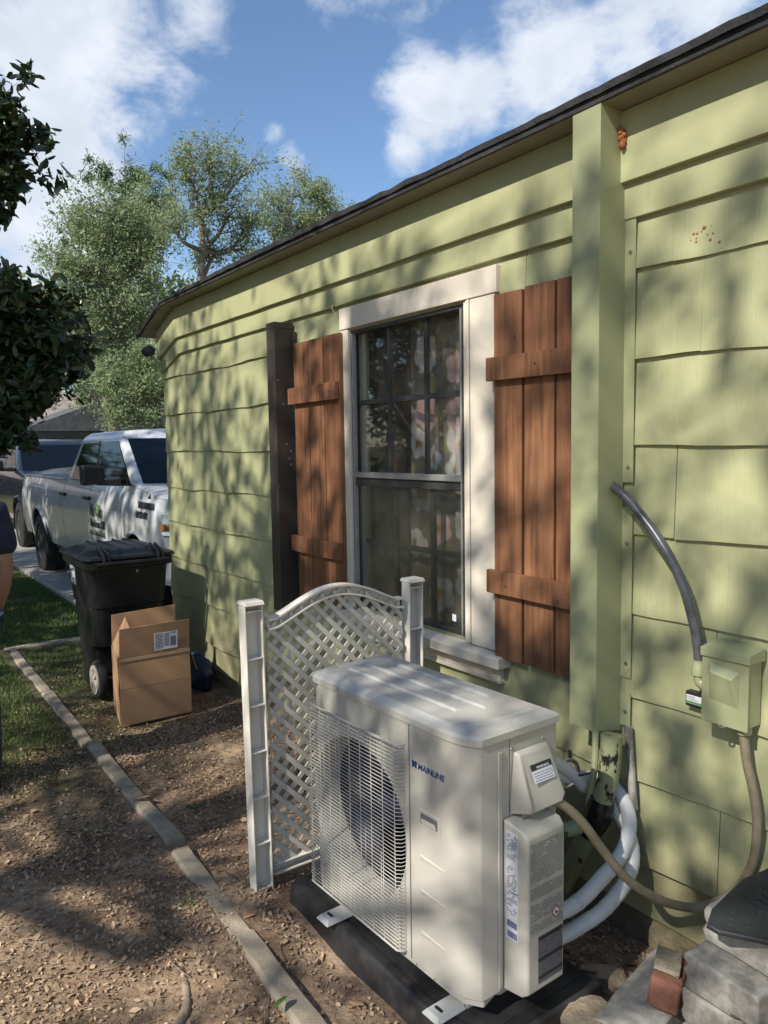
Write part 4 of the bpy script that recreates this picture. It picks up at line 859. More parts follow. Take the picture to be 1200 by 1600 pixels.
for y0, y1 in ((.725, .785), (.315, .375)):
    w_ = MB().lathe([(.06, y0-.0), (.118, y0), (.128, y0+.012), (.128, y1-.012), (.118, y1), (.092, y1+.001)], (5.315, 0, .128), 'y', 28).build('wheel', 'tyre', ct, smooth=True, ang=40)
    hb_ = MB().lathe([(.0, .006), (.022, .006), (.026, .002), (.03, -.008), (.07, -.008), (.078, .0), (.098, .0), (.100, -.01)], (5.315, y1+.011, .128), 'y', 28, False).build('hub', 'cart_wheel', w_, smooth=True, ang=30)
    for k in range(6):
        a = k*math.pi/3+.3; c, s_ = math.cos(a), math.sin(a); P = []
        for r_, w2 in ((.024, .009), (.08, .014)):
            P += [(5.315+c*r_-s_*w2, .128+s_*r_+c*w2), (5.315+c*r_+s_*w2, .128+s_*r_-c*w2)]
        P = [P[0], P[1], P[3], P[2]]; MB().prism(P, y1+.003, y1+.015, 'y').build('spoke', 'cart_wheel', hb_)
MB().tube([(5.315, .33, .128), (5.315, .77, .128)], .011, 8).build('axle', 'zinc', ct)
def on_side(x0, x1, z0, z1, e):
    f = lambda z: .798+(z-.63)*.063
    return MB().hexa([(x0, f(z0), z0), (x1, f(z0), z0), (x1, f(z0)+e, z0), (x0, f(z0)+e, z0), (x0, f(z1), z1), (x1, f(z1), z1), (x1, f(z1)+e, z1), (x0, f(z1)+e, z1)])
st = on_side(5.60, 5.745, .735, .885, .0022).build('sticker', 'label_dark', ct)
for a in ((5.705, 5.738, .845, .875), (5.62, 5.695, .79, .838), (5.70, 5.74, .75, .83), (5.655, 5.70, .855, .878), (5.605, 5.618, .752, .87), (5.63, 5.66, .745, .785)): on_side(*a, .0034).build('sticker_print', 'print_white' if a[2] > .78 else 'label_paper', st)

# ------------------------------------------------------------------ cardboard box
cb = thing('cardboard_box', 'open brown cardboard box with shipping label in front of the cart', 'box', (4.84, .59, 0), R(-1.5))
def panel(name, a, b, c, d_, th=.005):
    A, B, C_, D = map(Vector, (a, b, c, d_)); n = (B-A).cross(D-A).normalized()*th
    return MB().hexa([A, B, C_, D, A+n, B+n, C_+n, D+n]).build(name, 'cardboard', cb, bevel=.0015, seg=1)
x0, x1, y0, y1 = 4.63, 5.04, .372, .815
fpn = panel('front_wall', (x0, y1, .012), (x0, y0, .012), (x0-.004, y0, .235), (x0-.004, y1, .235)); fp2 = panel('front_wall', (x0-.004, y1, .237), (x0-.004, y0, .237), (x0+.004, y0, .425), (x0+.004, y1, .425))
panel('back_wall', (x1, y0-.062, .012), (x1, y1-.078, .012), (x1, y1-.078, .42), (x1, y0-.062, .42)); panel('side_wall', (x1, y1-.078-.0, .012), (x0+.006, y1, .012), (x0+.010, y1, .42), (x1, y1-.078, .42)); panel('side_wall', (x0+.006, y0, .012), (x1, y0-.062, .012), (x1, y0-.062, .42), (x0+.01, y0, .42))
panel('bottom_panel', (x0+.008, y1-.008, .006), (x1-.004, y1-.078-.008, .006), (x1-.004, y0-.062+.008, .006), (x0+.008, y0+.008, .006))
ff = panel('front_flap', (x0+.004, y1-.004, .428), (x0+.004, y0, .428), (x0-.016, y0+.002, .615), (x0-.016, y1-.004, .612)); panel('back_flap', (x1, y0-.062+.0, .424), (x1, y1-.078, .424), (x1+.02, y1-.078-.01, .612), (x1+.02, y0-.062-.01, .625))
panel('side_flap', (x1-.004, y1-.078-.002, .424), (x0+.012, y1-.002, .424), (x0+.08, y1-.10, .585), (x1-.05, y1-.078-.08, .60)); panel('side_flap', (x0+.01, y0-.002, .424), (x1, y0-.062-.002, .424), (x1-.01, y0-.062-.055, .27), (x0+.01, y0-.055, .27))
bxo('tape', 'tape', cb, x0-.0065, x0-.0045, y0, y1, .405, .424, 0)
m_ = Matrix.Rotation(0, 4, 'Z'); xl2 = x0-.0225
lb_ = MB().hexa([(xl2+.012, .600, .445), (xl2+.012, .452, .445), (xl2+.0005, .452, .556), (xl2+.0005, .600, .556), (xl2+.0125, .600, .445), (xl2+.0125, .452, .445), (xl2+.001, .452, .556), (xl2+.001, .600, .556)]).build('shipping_label', 'print_white', cb)
def lp(y, z): return (xl2+.0118-(z-.445)*.1036-.0006, y, z)
m = MB(); r_ = random.Random(6)
for (ya, yb, za, zb, lh) in ((.595, .545, .45, .55, .009), (.54, .505, .46, .545, .012), (.50, .46, .535, .552, .007)):
    z = zb
    while z-lh > za:
        y = ya
        while y > yb:
            w_ = .003+.009*r_.random(); e = max(yb, y-w_); m.add([lp(y, z), lp(e, z), lp(e, z-lh*.55), lp(y, z-lh*.55)], [(0, 1, 2, 3)]); y -= w_+.002
        z -= lh
y = .498
while y > .463: w_ = .0012+.003*r_.random(); m.add([lp(y, .525), lp(y-w_, .525), lp(y-w_, .46), lp(y, .46)], [(0, 1, 2, 3)]); y -= w_+.0015
m.build('label_print', 'print_black', lb_)['kind'] = 'stuff'

# dark blue bag slumped against the foundation
bm = bmesh.new(); bmesh.ops.create_icosphere(bm, subdivisions=4, radius=1)
for v in bm.verts:
    c = v.co.copy(); k = 1+.10*math.sin(c.x*5+1)*math.sin(c.y*4)+.06*math.sin(c.z*9+c.x*7)
    v.co = Vector((c.x*.20*k, c.y*.085*k, max(-.10, c.z*.145*k)))
me = bpy.data.meshes.new('bag'); bm.to_mesh(me); bm.free(); me.polygons.foreach_set('use_smooth', [True]*len(me.polygons)); me.materials.append(MAT['blue_tarp'])
o = bpy.data.objects.new('blue_bag', me); COL.objects.link(o); o.location = (5.18, .115, .085); tag(o, 'dark blue bag slumped on the ground between box and foundation', 'bag')
# spot lamp on the corner of the house
sl_ = thing('spot_lamp', 'small black spot lamp on a bracket at the far house corner', 'lamp', (5.90, .02, 2.30))
MB().lathe([(.014, -.06), (.032, -.055), (.040, -.03), (.042, .02), (.040, .045), (.02, .05)], (5.85, .145, 2.425), 'x', 16).build('lamp_head', 'spot_black', sl_, smooth=True)
MB().tube([(5.91, .016, 2.315), (5.895, .07, 2.345), (5.865, .125, 2.405)], .011, 8).build('bracket', 'cover_green', sl_, smooth=True); MB().lathe([(.03, 0), (.03, .012), (.018, .016)], (5.912, .016, 2.315), 'y', 12).build('wall_plate', 'cover_green', sl_, smooth=True)

# ------------------------------------------------------------------ pickup trucks
def pickup(label, X0, Y0, paint, letters):
    t = thing('pickup_truck', label, 'pickup truck', (X0+2.2, Y0-1, 0), group='pickup trucks on the driveway')
    def P(s, q, z): return (X0+s, Y0-q, z)
    WH = (0.0, 4.29); ZC = .43; AR = .49
    def tz(z, s):
        q = .015+(.11*((z-1.0)/.4)**2 if z > 1.0 else .06*((1.0-z)/.5)**2)
        if s < -.45: q += ((-.45-s)/.5)**2*.20
        return q-.02*math.exp(-((z-.82)/.22)**2)*0
    def ztop(s): return 1.335 if s > .2 else 1.335-.13*((.2-s)/1.15)**1.6
    def zbot(s): return .47 if -.3 < s < 5.0 else .50
    ns, nz = 170, 18
    for side in (0, 1):
        m = MB(); vs = []; idx = {}
        for j in range(nz+1):
            for i in range(ns+1):
                s = -.94+6.30*i/ns; z = zbot(s)+(ztop(s)-zbot(s))*j/nz
                for w in WH:
                    dx, dz = s-w, z-ZC; r = math.hypot(dx, dz)
                    if AR*.86 < r < AR*1.0: s, z = w+dx/r*AR, ZC+dz/r*AR
                q = tz(z, s); vs.append(P(s, q if side == 0 else 2.0-q, z))
        fs = []
        for j in range(nz):
            for i in range(ns):
                a = j*(ns+1)+i; f = (a, a+1, a+ns+2, a+ns+1); cx = sum(vs[k][0] for k in f)/4-X0; cz = sum(vs[k][2] for k in f)/4
                if any(math.hypot(cx-w, cz-ZC) < AR*.985 for w in WH): continue
                fs.append(f)
        m.add(vs, fs); m.build('side_body', paint, t, smooth=True, ang=60)
        for w in WH:
            ar = []
            for k in range(25):
                a = R(-2+184*k/24); s, z = w+AR*math.cos(a), ZC+AR*math.sin(a); q = tz(z, s); ar.append(P(s, (q-.008) if side == 0 else 2.008-q, z))
            MB().tube(ar, .018, 6).build('arch_lip', paint, t, smooth=True)
            inn = MB(); inn.loft([[P(w+(AR+.02)*math.cos(R(-5+190*k/16)), .03 if side == 0 else 1.97, ZC+(AR+.02)*math.sin(R(-5+190*k/16))) for k in range(17)], [P(w+(AR+.02)*math.cos(R(-5+190*k/16)), .45 if side == 0 else 1.55, ZC+(AR+.02)*math.sin(R(-5+190*k/16))) for k in range(17)]], False, False); inn.build('wheel_well', 'trim_black', t)
            yc = Y0-(.16 if side == 0 else 1.84); sg = 1 if side == 0 else -1
            wh = MB().lathe([(.25, -.13*sg), (.39, -.13*sg), (.415, -.09*sg), (.415, .09*sg), (.39, .125*sg), (.27, .128*sg), (.255, .10*sg)], (X0+w, yc, .415), 'y', 32).build('wheel', 'tyre', t, smooth=True, ang=40)
            rm = MB().lathe([(.255, .11*sg), (.245, .075*sg), (.10, .055*sg), (.07, .085*sg), (0.001, .09*sg)], (X0+w, yc, .415), 'y', 28, False).build('rim', 'rim_metal', wh, smooth=True)
    hood = MB().grid(lambda u, v: P(-.90+1.12*v, 1+(2*u-1)*(1-tz(ztop(-.90+1.12*v)-.01, -.90+1.12*v)+.006), ztop(-.90+1.12*v)-.004+.065*math.sin(math.pi*u)**.6*(.55+.45*v)+.02*math.exp(-((u-.5)/.2)**2)), 26, 16).build('hood', paint, t, smooth=True, ang=60, recalc=False)
    MB().grid(lambda u, v: P(-.93-.05*math.sin(math.pi*u)-.02*math.sin(math.pi*v), .20+u*1.60, .62+v*.585), 14, 8).build('nose', paint, t, smooth=True, recalc=False)
    bxo('grille', 'trim_black', t, X0-1.015, X0-.97, Y0-1.5, Y0-.5, .75, 1.10, .01); MB().loft([[P(-1.06, .12, .46), P(-1.06, 1.88, .46), P(-.86, 1.96, .46), P(-.86, .04, .46)], [P(-1.09, .16, .58), P(-1.09, 1.84, .58), P(-.86, 1.97, .58), P(-.86, .03, .58)], [P(-1.06, .16, .70), P(-1.06, 1.84, .70), P(-.86, 1.95, .70), P(-.86, .05, .70)]]).build('front_bumper', 'chrome' if letters else 'trim_black', t, smooth=True, ang=30)
    MB().loft([[P(5.36, .10, .50), P(5.36, 1.90, .50), P(5.50, 1.90, .50), P(5.50, .10, .50)], [P(5.36, .10, .68), P(5.36, 1.90, .68), P(5.50, 1.90, .68), P(5.50, .10, .68)]]).build('rear_bumper', 'chrome', t, bevel=.02)
    for a, b in ((.06, .16), (1.84, 1.94)): bxo('bed_rail', paint, t, X0+2.86, X0+5.36, Y0-b, Y0-a, 1.325, 1.352, .012)
    bxo('tailgate', paint, t, X0+5.30, X0+5.358, Y0-1.90, Y0-.10, .62, 1.345, .01); bxo('bed_floor', 'trim_black', t, X0+2.86, X0+5.29, Y0-1.82, Y0-.18, .85, .88, 0); bxo('bed_front', paint, t, X0+2.80, X0+2.855, Y0-1.9, Y0-.1, .6, 1.345, 0)
    bxo('chassis', 'trim_black', t, X0-.6, X0+5.2, Y0-1.45, Y0-.55, .35, .60, 0)
    # cab
    belt = [(.10, .075), (-.14, .45), (-.20, 1.0), (-.14, 1.55), (.10, 1.925), (2.78, 1.925), (2.78, .075)]; rf1 = [(.98, .215), (.86, .5), (.83, 1.0), (.86, 1.5), (.98, 1.785), (2.48, 1.785), (2.48, .215)]
    rf2 = [(1.06, .29), (.96, .55), (.93, 1.0), (.96, 1.45), (1.06, 1.71), (2.40, 1.71), (2.40, .29)]
    cabm = MB().loft([[P(*q, 1.325) for q in belt], [P(*q, 1.835) for q in rf1], [P(*q, 1.885) for q in rf2], [P(1.2+(q[0]-1.2)*.7, 1+(q[1]-1)*.6, 1.905) for q in rf2]]).build('cab', paint, t, bevel=.045, seg=4)
    def sidept(u, v, sd, e):
        b0, b1 = Vector((.10, .075, 1.325)), Vector((2.78, .075, 1.325)); c0, c1 = Vector((.98, .215, 1.835)), Vector((2.48, .215, 1.835))
        p = (b0.lerp(b1, u)).lerp(c0.lerp(c1, u), v); q = p.y-e
        return P(p.x, q if sd == 0 else 2-q, p.z+e*.25)
    for sd in (0, 1):
        for u0, u1, ut0, ut1 in ((.045, .49, .065, .475), (.515, .925, .50, .91)):
            pts = [(u0, .03), (u1, .03), (ut1, .88), (ut0, .88)]
            MB().hexa([sidept(*q, sd, -.01) for q in pts]+[sidept(*q, sd, .005) for q in pts]).build('side_window', 'car_glass', cabm, bevel=.012, seg=3)
        pil = [(.47, .05), (.53, .05), (.515, .9), (.46, .9)]; MB().hexa([sidept(*q, sd, -.01) for q in pil]+[sidept(*q, sd, .0035) for q in pil]).build('pillar_trim', 'trim_black', cabm)
        k = 1 if sd == 0 else -1; ys = Y0 if sd == 0 else Y0-2
        mr_ = MB().hexa([(X0+.52, ys+.08*k, 1.36), (X0+.64, ys+.09*k, 1.36), (X0+.64, ys+.30*k, 1.345), (X0+.50, ys+.30*k, 1.345), (X0+.52, ys+.08*k, 1.53), (X0+.64, ys+.09*k, 1.53), (X0+.64, ys+.30*k, 1.545), (X0+.50, ys+.30*k, 1.545)]).build('mirror', 'trim_black', t, bevel=.03, seg=3)
        MB().hexa([(X0+.50, ys-.07*k, 1.33), (X0+.66, ys-.07*k, 1.33), (X0+.63, ys+.16*k, 1.345), (X0+.54, ys+.16*k, 1.345), (X0+.50, ys-.07*k, 1.41), (X0+.66, ys-.07*k, 1.41), (X0+.63, ys+.16*k, 1.39), (X0+.54, ys+.16*k, 1.39)]).build('mirror_arm', 'trim_black', mr_, bevel=.012)
        for s in (1.66, 2.76):
            q = tz(1.17, s); bxo('door_handle', 'trim_black', t, X0+s-.12, X0+s+.12, *sorted((ys+(.035-q)*k, ys-(q)*k)), 1.145, 1.185, .012, seg=2)
        for s, za in ((.42, .52), (1.62, .50), (2.82, .52)):
            zs = [za+(1.325-za)*i/14 for i in range(15)]; m = MB(); m.loft([[(X0+s-.004, ys-(tz(z, s)+.01)*k, z), (X0+s+.004, ys-(tz(z, s)+.01)*k, z), (X0+s+.004, ys-(tz(z, s)-.0012)*k, z), (X0+s-.004, ys-(tz(z, s)-.0012)*k, z)] for z in zs]); m.build('door_seam', 'trim_black', t)
        hl = MB().hexa([P(-.93, .235, .93), P(-.66, .045, .94), P(-.64, .055, 1.13), P(-.90, .245, 1.12), P(-.95, .215, .93), P(-.68, .028, .94), P(-.66, .036, 1.13), P(-.92, .225, 1.12)] if sd == 0 else [P(-.93, 1.765, .93), P(-.66, 1.955, .94), P(-.64, 1.945, 1.13), P(-.90, 1.755, 1.12), P(-.95, 1.785, .93), P(-.68, 1.972, .94), P(-.66, 1.964, 1.13), P(-.92, 1.775, 1.12)]).build('headlight', 'lamp_clear', t, bevel=.02, seg=2)
        bxo('indicator', 'lamp_amber', hl, X0-.75, X0-.69, *sorted((ys-.05*k, ys-.022*k)), .985, 1.05, .006)
        bxo('rocker', 'trim_black', t, X0+.55, X0+3.7, *sorted((ys-.11*k, ys-.30*k)), .40, .468, .02)
    def ws(u, v, e):
        k = u*4; i = min(3, int(k)); f = k-i; b = Vector((*belt[i], 1.325)).lerp(Vector((*belt[i+1], 1.325)), f); c = Vector((*rf1[i], 1.835)).lerp(Vector((*rf1[i+1], 1.835)), f); p = b.lerp(c, v)
        return P(p.x-e*.5, p.y, p.z+e*.85)
    m = MB().grid(lambda u, v: ws(.045+u*.91, .07+v*.85, .007), 24, 3); m.build('windshield', 'car_glass', cabm, smooth=True, ang=60)
    for a, b in ((.35, 1.0), (1.05, 1.65)): MB().tube([P(-.10, a, 1.362), P(-.02, (a+b)/2, 1.385), P(.0, b, 1.385)], .011, 5).build('wiper', 'trim_black', cabm)
    MB().tube([P(1.9, .9, 1.90), P(1.93, .9, 1.955)], [.02, .008], 6).build('antenna', 'trim_black', cabm)
    MB().hexa([P(-.60, .098, 1.215), P(-.30, .062, 1.245), P(-.32, .098, 1.295), P(-.57, .135, 1.262), P(-.60, .080, 1.22), P(-.30, .044, 1.25), P(-.32, .080, 1.302), P(-.57, .115, 1.27)]).build('hood_vent', 'trim_black', hood, bevel=.006)
    if letters:
        yt = Y0+.0055
        text('Air', .205, (X0+1.50, yt-.006, .985), (-1, 0, 0), (0, 0, 1), 'letter_dark', t, ext=.004, sx=.9); text('O', .205, (X0+1.265, yt-.006, .985), (-1, 0, 0), (0, 0, 1), 'letter_green', t, ext=.004, sx=.9); text('n', .205, (X0+1.115, yt-.006, .985), (-1, 0, 0), (0, 0, 1), 'letter_dark', t, ext=.004, sx=.9)
        text('Problems Off', .125, (X0+1.53, yt-.020, .865), (-1, 0, 0), (0, 0, 1), 'letter_dark', t, ext=.004, sx=.80); text('HEATING & AIR', .085, (X0+1.60, yt-.035, .775), (-1, 0, 0), (0, 0, 1), 'letter_dark', t, ext=.008, off=.001, sx=1.0)
        text('TURNAIRON', .085, (X0-.10, yt-.030, 1.155), (-1, 0, 0), (-0.0, -.12, 1), 'letter_dark', t, ext=.008, off=.001, sx=.85); text('601.554.4302', .085, (X0-.06, yt-.024, 1.065), (-1, 0, 0), (0, -.08, 1), 'letter_dark', t, ext=.008, off=.001, sx=.68)
    return t
pickup('white pickup truck with company lettering on its doors, nose behind the house', 7.10, -.06, 'truck_white', True)
pickup('black pickup truck parked behind the tail of the white one', 14.45, -.33, 'truck_black', False)

# ------------------------------------------------------------------ person at the left edge
pe = thing('person', 'person in navy work shirt and blue cap, back turned, at the left edge', 'person', (4.15, 1.72, 0))
def skin(name, mat, pts, edges, parent, root, sub=2):
    m_ = root_m(parent).inverted(); keys = list(pts); me = bpy.data.meshes.new(name)
    me.from_pydata([m_ @ Vector(pts[k][0]) for k in keys], [(keys.index(a), keys.index(b)) for a, b in edges], [])
    o = bpy.data.objects.new(name, me); COL.objects.link(o); o.parent = parent; me.materials.append(MAT[mat])
    o.modifiers.new('skin', 'SKIN')
    for i, k in enumerate(keys):
        r_ = pts[k][1]; me.skin_vertices[0].data[i].radius = r_ if isinstance(r_, tuple) else (r_, r_)
        me.skin_vertices[0].data[i].use_root = (k == root)
    s_ = o.modifiers.new('sub', 'SUBSURF'); s_.levels = sub; s_.render_levels = sub
    o.modifiers['skin'].use_smooth_shade = True
    return o
px_, py_ = 4.15, 1.704
B = {'pel': ((px_, py_, .93), (.13, .10)), 'wai': ((px_, py_, 1.08), (.13, .10)), 'che': ((px_, py_-.005, 1.27), (.15, .11)), 'nb': ((px_, py_-.02, 1.43), (.07, .07)), 'nk': ((px_+.01, py_-.045, 1.50), .055), 'h1': ((px_+.02, py_-.065, 1.57), (.075, .085)), 'h2': ((px_+.02, py_-.07, 1.66), (.080, .092)), 'h3': ((px_+.015, py_-.07, 1.73), (.05, .06)),
     'rs': ((px_, py_-.185, 1.385), .062), 're': ((px_-.03, py_-.222, 1.125), .045), 'rf': ((px_+.01, py_-.215, 1.03), .043), 'rw': ((px_+.09, py_-.195, .90), .030), 'rp': ((px_+.115, py_-.175, .845), (.034, .022)),
     'ls': ((px_, py_+.185, 1.385), .062), 'le': ((px_-.02, py_+.225, 1.12), .045), 'lw': ((px_+.08, py_+.20, .89), .030), 'lp': ((px_+.10, py_+.195, .835), (.034, .022)),
     'rh': ((px_, py_-.09, .86), .095), 'rk': ((px_+.02, py_-.10, .49), .060), 'ra': ((px_-.01, py_-.10, .10), .042), 'rt': ((px_+.13, py_-.11, .04), .038), 'lh': ((px_, py_+.09, .86), .095), 'lk': ((px_+.03, py_+.10, .49), .060), 'la': ((px_, py_+.11, .10), .042), 'lt': ((px_+.14, py_+.13, .04), .038)}
E_ = [('pel', 'wai'), ('wai', 'che'), ('che', 'nb'), ('nb', 'nk'), ('nk', 'h1'), ('h1', 'h2'), ('h2', 'h3'), ('nb', 'rs'), ('rs', 're'), ('re', 'rf'), ('rf', 'rw'), ('rw', 'rp'), ('nb', 'ls'), ('ls', 'le'), ('le', 'lw'), ('lw', 'lp'), ('pel', 'rh'), ('rh', 'rk'), ('rk', 'ra'), ('ra', 'rt'), ('pel', 'lh'), ('lh', 'lk'), ('lk', 'la'), ('la', 'lt')]
for sd, base in (('r', 'rp'), ('l', 'lp')):
    bx_ = Vector(B[base][0])
    for f, (dx, dy, ln) in enumerate(((.020, 0, .072), (.008, 0, .080), (-.005, 0, .076), (-.018, 0, .062))):
        B[f'{sd}f{f}a'] = (tuple(bx_+Vector((dx+.004, dy, -.030))), .009); B[f'{sd}f{f}b'] = (tuple(bx_+Vector((dx+.012, dy+.004, -.030-ln*.55))), .0085); B[f'{sd}f{f}c'] = (tuple(bx_+Vector((dx+.010, dy+.016, -.030-ln))), .007); E_ += [(base, f'{sd}f{f}a'), (f'{sd}f{f}a', f'{sd}f{f}b'), (f'{sd}f{f}b', f'{sd}f{f}c')]
    B[f'{sd}ta'] = (tuple(bx_+Vector((.036, .006, -.008))), .010); B[f'{sd}tb'] = (tuple(bx_+Vector((.044, .012, -.044))), .009); E_ += [(base, f'{sd}ta'), (f'{sd}ta', f'{sd}tb')]
body = skin('body', 'skin', B, E_, pe, 'pel')
S_ = {'hem': ((px_, py_, .90), (.175, .135)), 'wai': ((px_, py_, 1.06), (.170, .130)), 'che': ((px_, py_-.005, 1.27), (.185, .135)), 'nb': ((px_, py_-.02, 1.42), (.095, .085)), 'col': ((px_+.004, py_-.03, 1.465), .068),
      'rs': ((px_, py_-.190, 1.385), .085), 'ru': ((px_-.015, py_-.212, 1.26), .080), 'rc': ((px_-.025, py_-.220, 1.165), .078), 'ls': ((px_, py_+.185, 1.385), .085), 'lu': ((px_-.01, py_+.205, 1.26), .080), 'lc': ((px_-.018, py_+.22, 1.165), .078)}
shirt = skin('shirt', 'shirt_navy', S_, [('hem', 'wai'), ('wai', 'che'), ('che', 'nb'), ('nb', 'col'), ('nb', 'rs'), ('rs', 'ru'), ('ru', 'rc'), ('nb', 'ls'), ('ls', 'lu'), ('lu', 'lc')], pe, 'che')
J_ = {'pel': ((px_, py_, .93), (.155, .125)), 'rh': ((px_, py_-.09, .84), .112), 'rk': ((px_+.02, py_-.10, .49), .082), 'ra': ((px_-.005, py_-.10, .09), .070), 'lh': ((px_, py_+.09, .84), .112), 'lk': ((px_+.03, py_+.10, .49), .082), 'la': ((px_+.005, py_+.11, .09), .070)}
skin('trousers', 'jeans', J_, [('pel', 'rh'), ('rh', 'rk'), ('rk', 'ra'), ('pel', 'lh'), ('lh', 'lk'), ('lk', 'la')], pe, 'pel')
for dy, dx in ((-.10, 0), (.11, .01)): MB().loft([rr4(px_+dx-.09, px_+dx+.20, py_+dy-.05, py_+dy+.05, .0, .045), rr4(px_+dx-.085, px_+dx+.195, py_+dy-.048, py_+dy+.048, .05, .045), rr4(px_+dx-.07, px_+dx+.08, py_+dy-.045, py_+dy+.045, .10, .04)]).build('shoe', 'shoe', pe, smooth=True, ang=50)
cap = MB().lathe([(.108, -.01), (.108, .02), (.100, .055), (.075, .09), (.03, .108), (.001, .11)], (px_+.018, py_-.07, 1.665), 'z', 20).build('cap', 'cap_blue', pe, smooth=True)
MB().hexa([(px_-.05, py_-.155, 1.664), (px_+.09, py_-.155, 1.664), (px_+.07, py_-.265, 1.648), (px_-.03, py_-.265, 1.648), (px_-.05, py_-.155, 1.672), (px_+.09, py_-.155, 1.672), (px_+.07, py_-.265, 1.655), (px_-.03, py_-.265, 1.655)]).build('cap_bill', 'cap_blue', cap, bevel=.01, seg=2)
for a in (-.036, .036): MB().lathe([(.001, -.006), (.007, -.004), (.008, 0), (.001, .004)], (px_+.018+a, py_-.155, 1.635), 'y', 10).build('eye', 'print_white', pe, smooth=True)
MB().hexa([(px_+.006, py_-.150, 1.595), (px_+.032, py_-.150, 1.595), (px_+.028, py_-.182, 1.60), (px_+.010, py_-.182, 1.60), (px_+.012, py_-.150, 1.645), (px_+.026, py_-.150, 1.645), (px_+.022, py_-.158, 1.64), (px_+.016, py_-.158, 1.64)]).build('nose', 'skin', pe, bevel=.006, seg=2)
MB().tube([(px_-.008, py_-.152, 1.572), (px_+.018, py_-.157, 1.570), (px_+.044, py_-.152, 1.572)], .005, 6).build('mouth', 'print_red', pe, smooth=True)
text('AirOn', .13, (px_-.160, py_+.135, 1.215), (0, -1, 0), (0, 0, 1), 'print_white', shirt, ext=.012, sx=.9); text('Problems Off', .07, (px_-.155, py_+.20, 1.125), (0, -1, 0), (0, 0, 1), 'print_white', shirt, ext=.012, sx=.86)
# ------------------------------------------------------------------ houses across the street
nh = thing('neighbour_house', 'low brown roofed house in the background beyond the trucks', 'house', (34, -9, 0))
bxo('wall', 'far_wall', nh, 31.2, 37, -20, -2.2, 0, 2.55, 0)
MB().add([(30.7, -20.5, 2.5), (30.7, -1.7, 2.5), (34.2, -3.6, 4.15), (34.2, -18.5, 4.15), (37.6, -20.5, 2.5), (37.6, -1.7, 2.5)], [(0, 1, 2, 3), (5, 4, 3, 2), (1, 5, 2), (4, 0, 3), (0, 4, 5, 1)]).build('roof', 'far_roof', nh)
bxo('fascia', 'far_siding', nh, 30.62, 30.69, -20.5, -1.7, 2.40, 2.52, 0)
for y in (-7.6, -9.6, -12): 
    f = bxo('window', 'far_dark', nh, 31.14, 31.19, y-.5, y+.5, 1.0, 2.1, 0); bxo('frame', 'window_white', f, 31.10, 31.138, y-.04, y+.04, 1.0, 2.1, 0)
gh = thing('garage', 'dark grey gabled garage in front of the brown roofed house', 'garage', (29, -5, 0))
bxo('wall', 'far_siding', gh, 27.6, 31, -7.2, -3.2, 0, 2.45, 0)
MB().add([(27.3, -7.6, 2.42), (27.3, -2.8, 2.42), (27.3, -5.2, 3.32), (31.4, -7.6, 2.42), (31.4, -2.8, 2.42), (31.4, -5.2, 3.32)], [(0, 1, 2), (3, 5, 4), (1, 4, 5, 2), (0, 2, 5, 3), (0, 3, 4, 1)]).build('roof', 'far_roof_dark', gh)
MB().add([(27.29, -7.6, 2.36), (27.29, -2.8, 2.36), (27.29, -2.8, 2.46), (27.29, -7.6, 2.46)], [(0, 1, 2, 3)]).build('trim_board', 'far_roof_dark', gh)
for a, b in ((-6.9, -5.3), (-5.1, -3.5)):
    dd = bxo('garage_door', 'far_dark', gh, 27.54, 27.59, a, b, 0, 2.1, 0)
    for z in (.55, 1.08, 1.6): bxo('door_panel_rail', 'far_siding', dd, 27.52, 27.538, a+.05, b-.05, z, z+.04, 0)
n2 = thing('neighbour_house', 'grey roofed house at the far left under the magnolia leaves', 'house', (30, 2, 0))
bxo('wall', 'far_siding', n2, 30, 36, -2.4, 8, 0, 2.3, 0)
MB().add([(29.6, -2.9, 2.25), (29.6, 8.5, 2.25), (33, 6, 4.0), (33, -1.2, 4.0), (36.4, -2.9, 2.25), (36.4, 8.5, 2.25)], [(0, 3, 2, 1), (5, 2, 3, 4), (1, 2, 5), (4, 3, 0), (0, 1, 5, 4)]).build('roof', 'far_roof', n2)

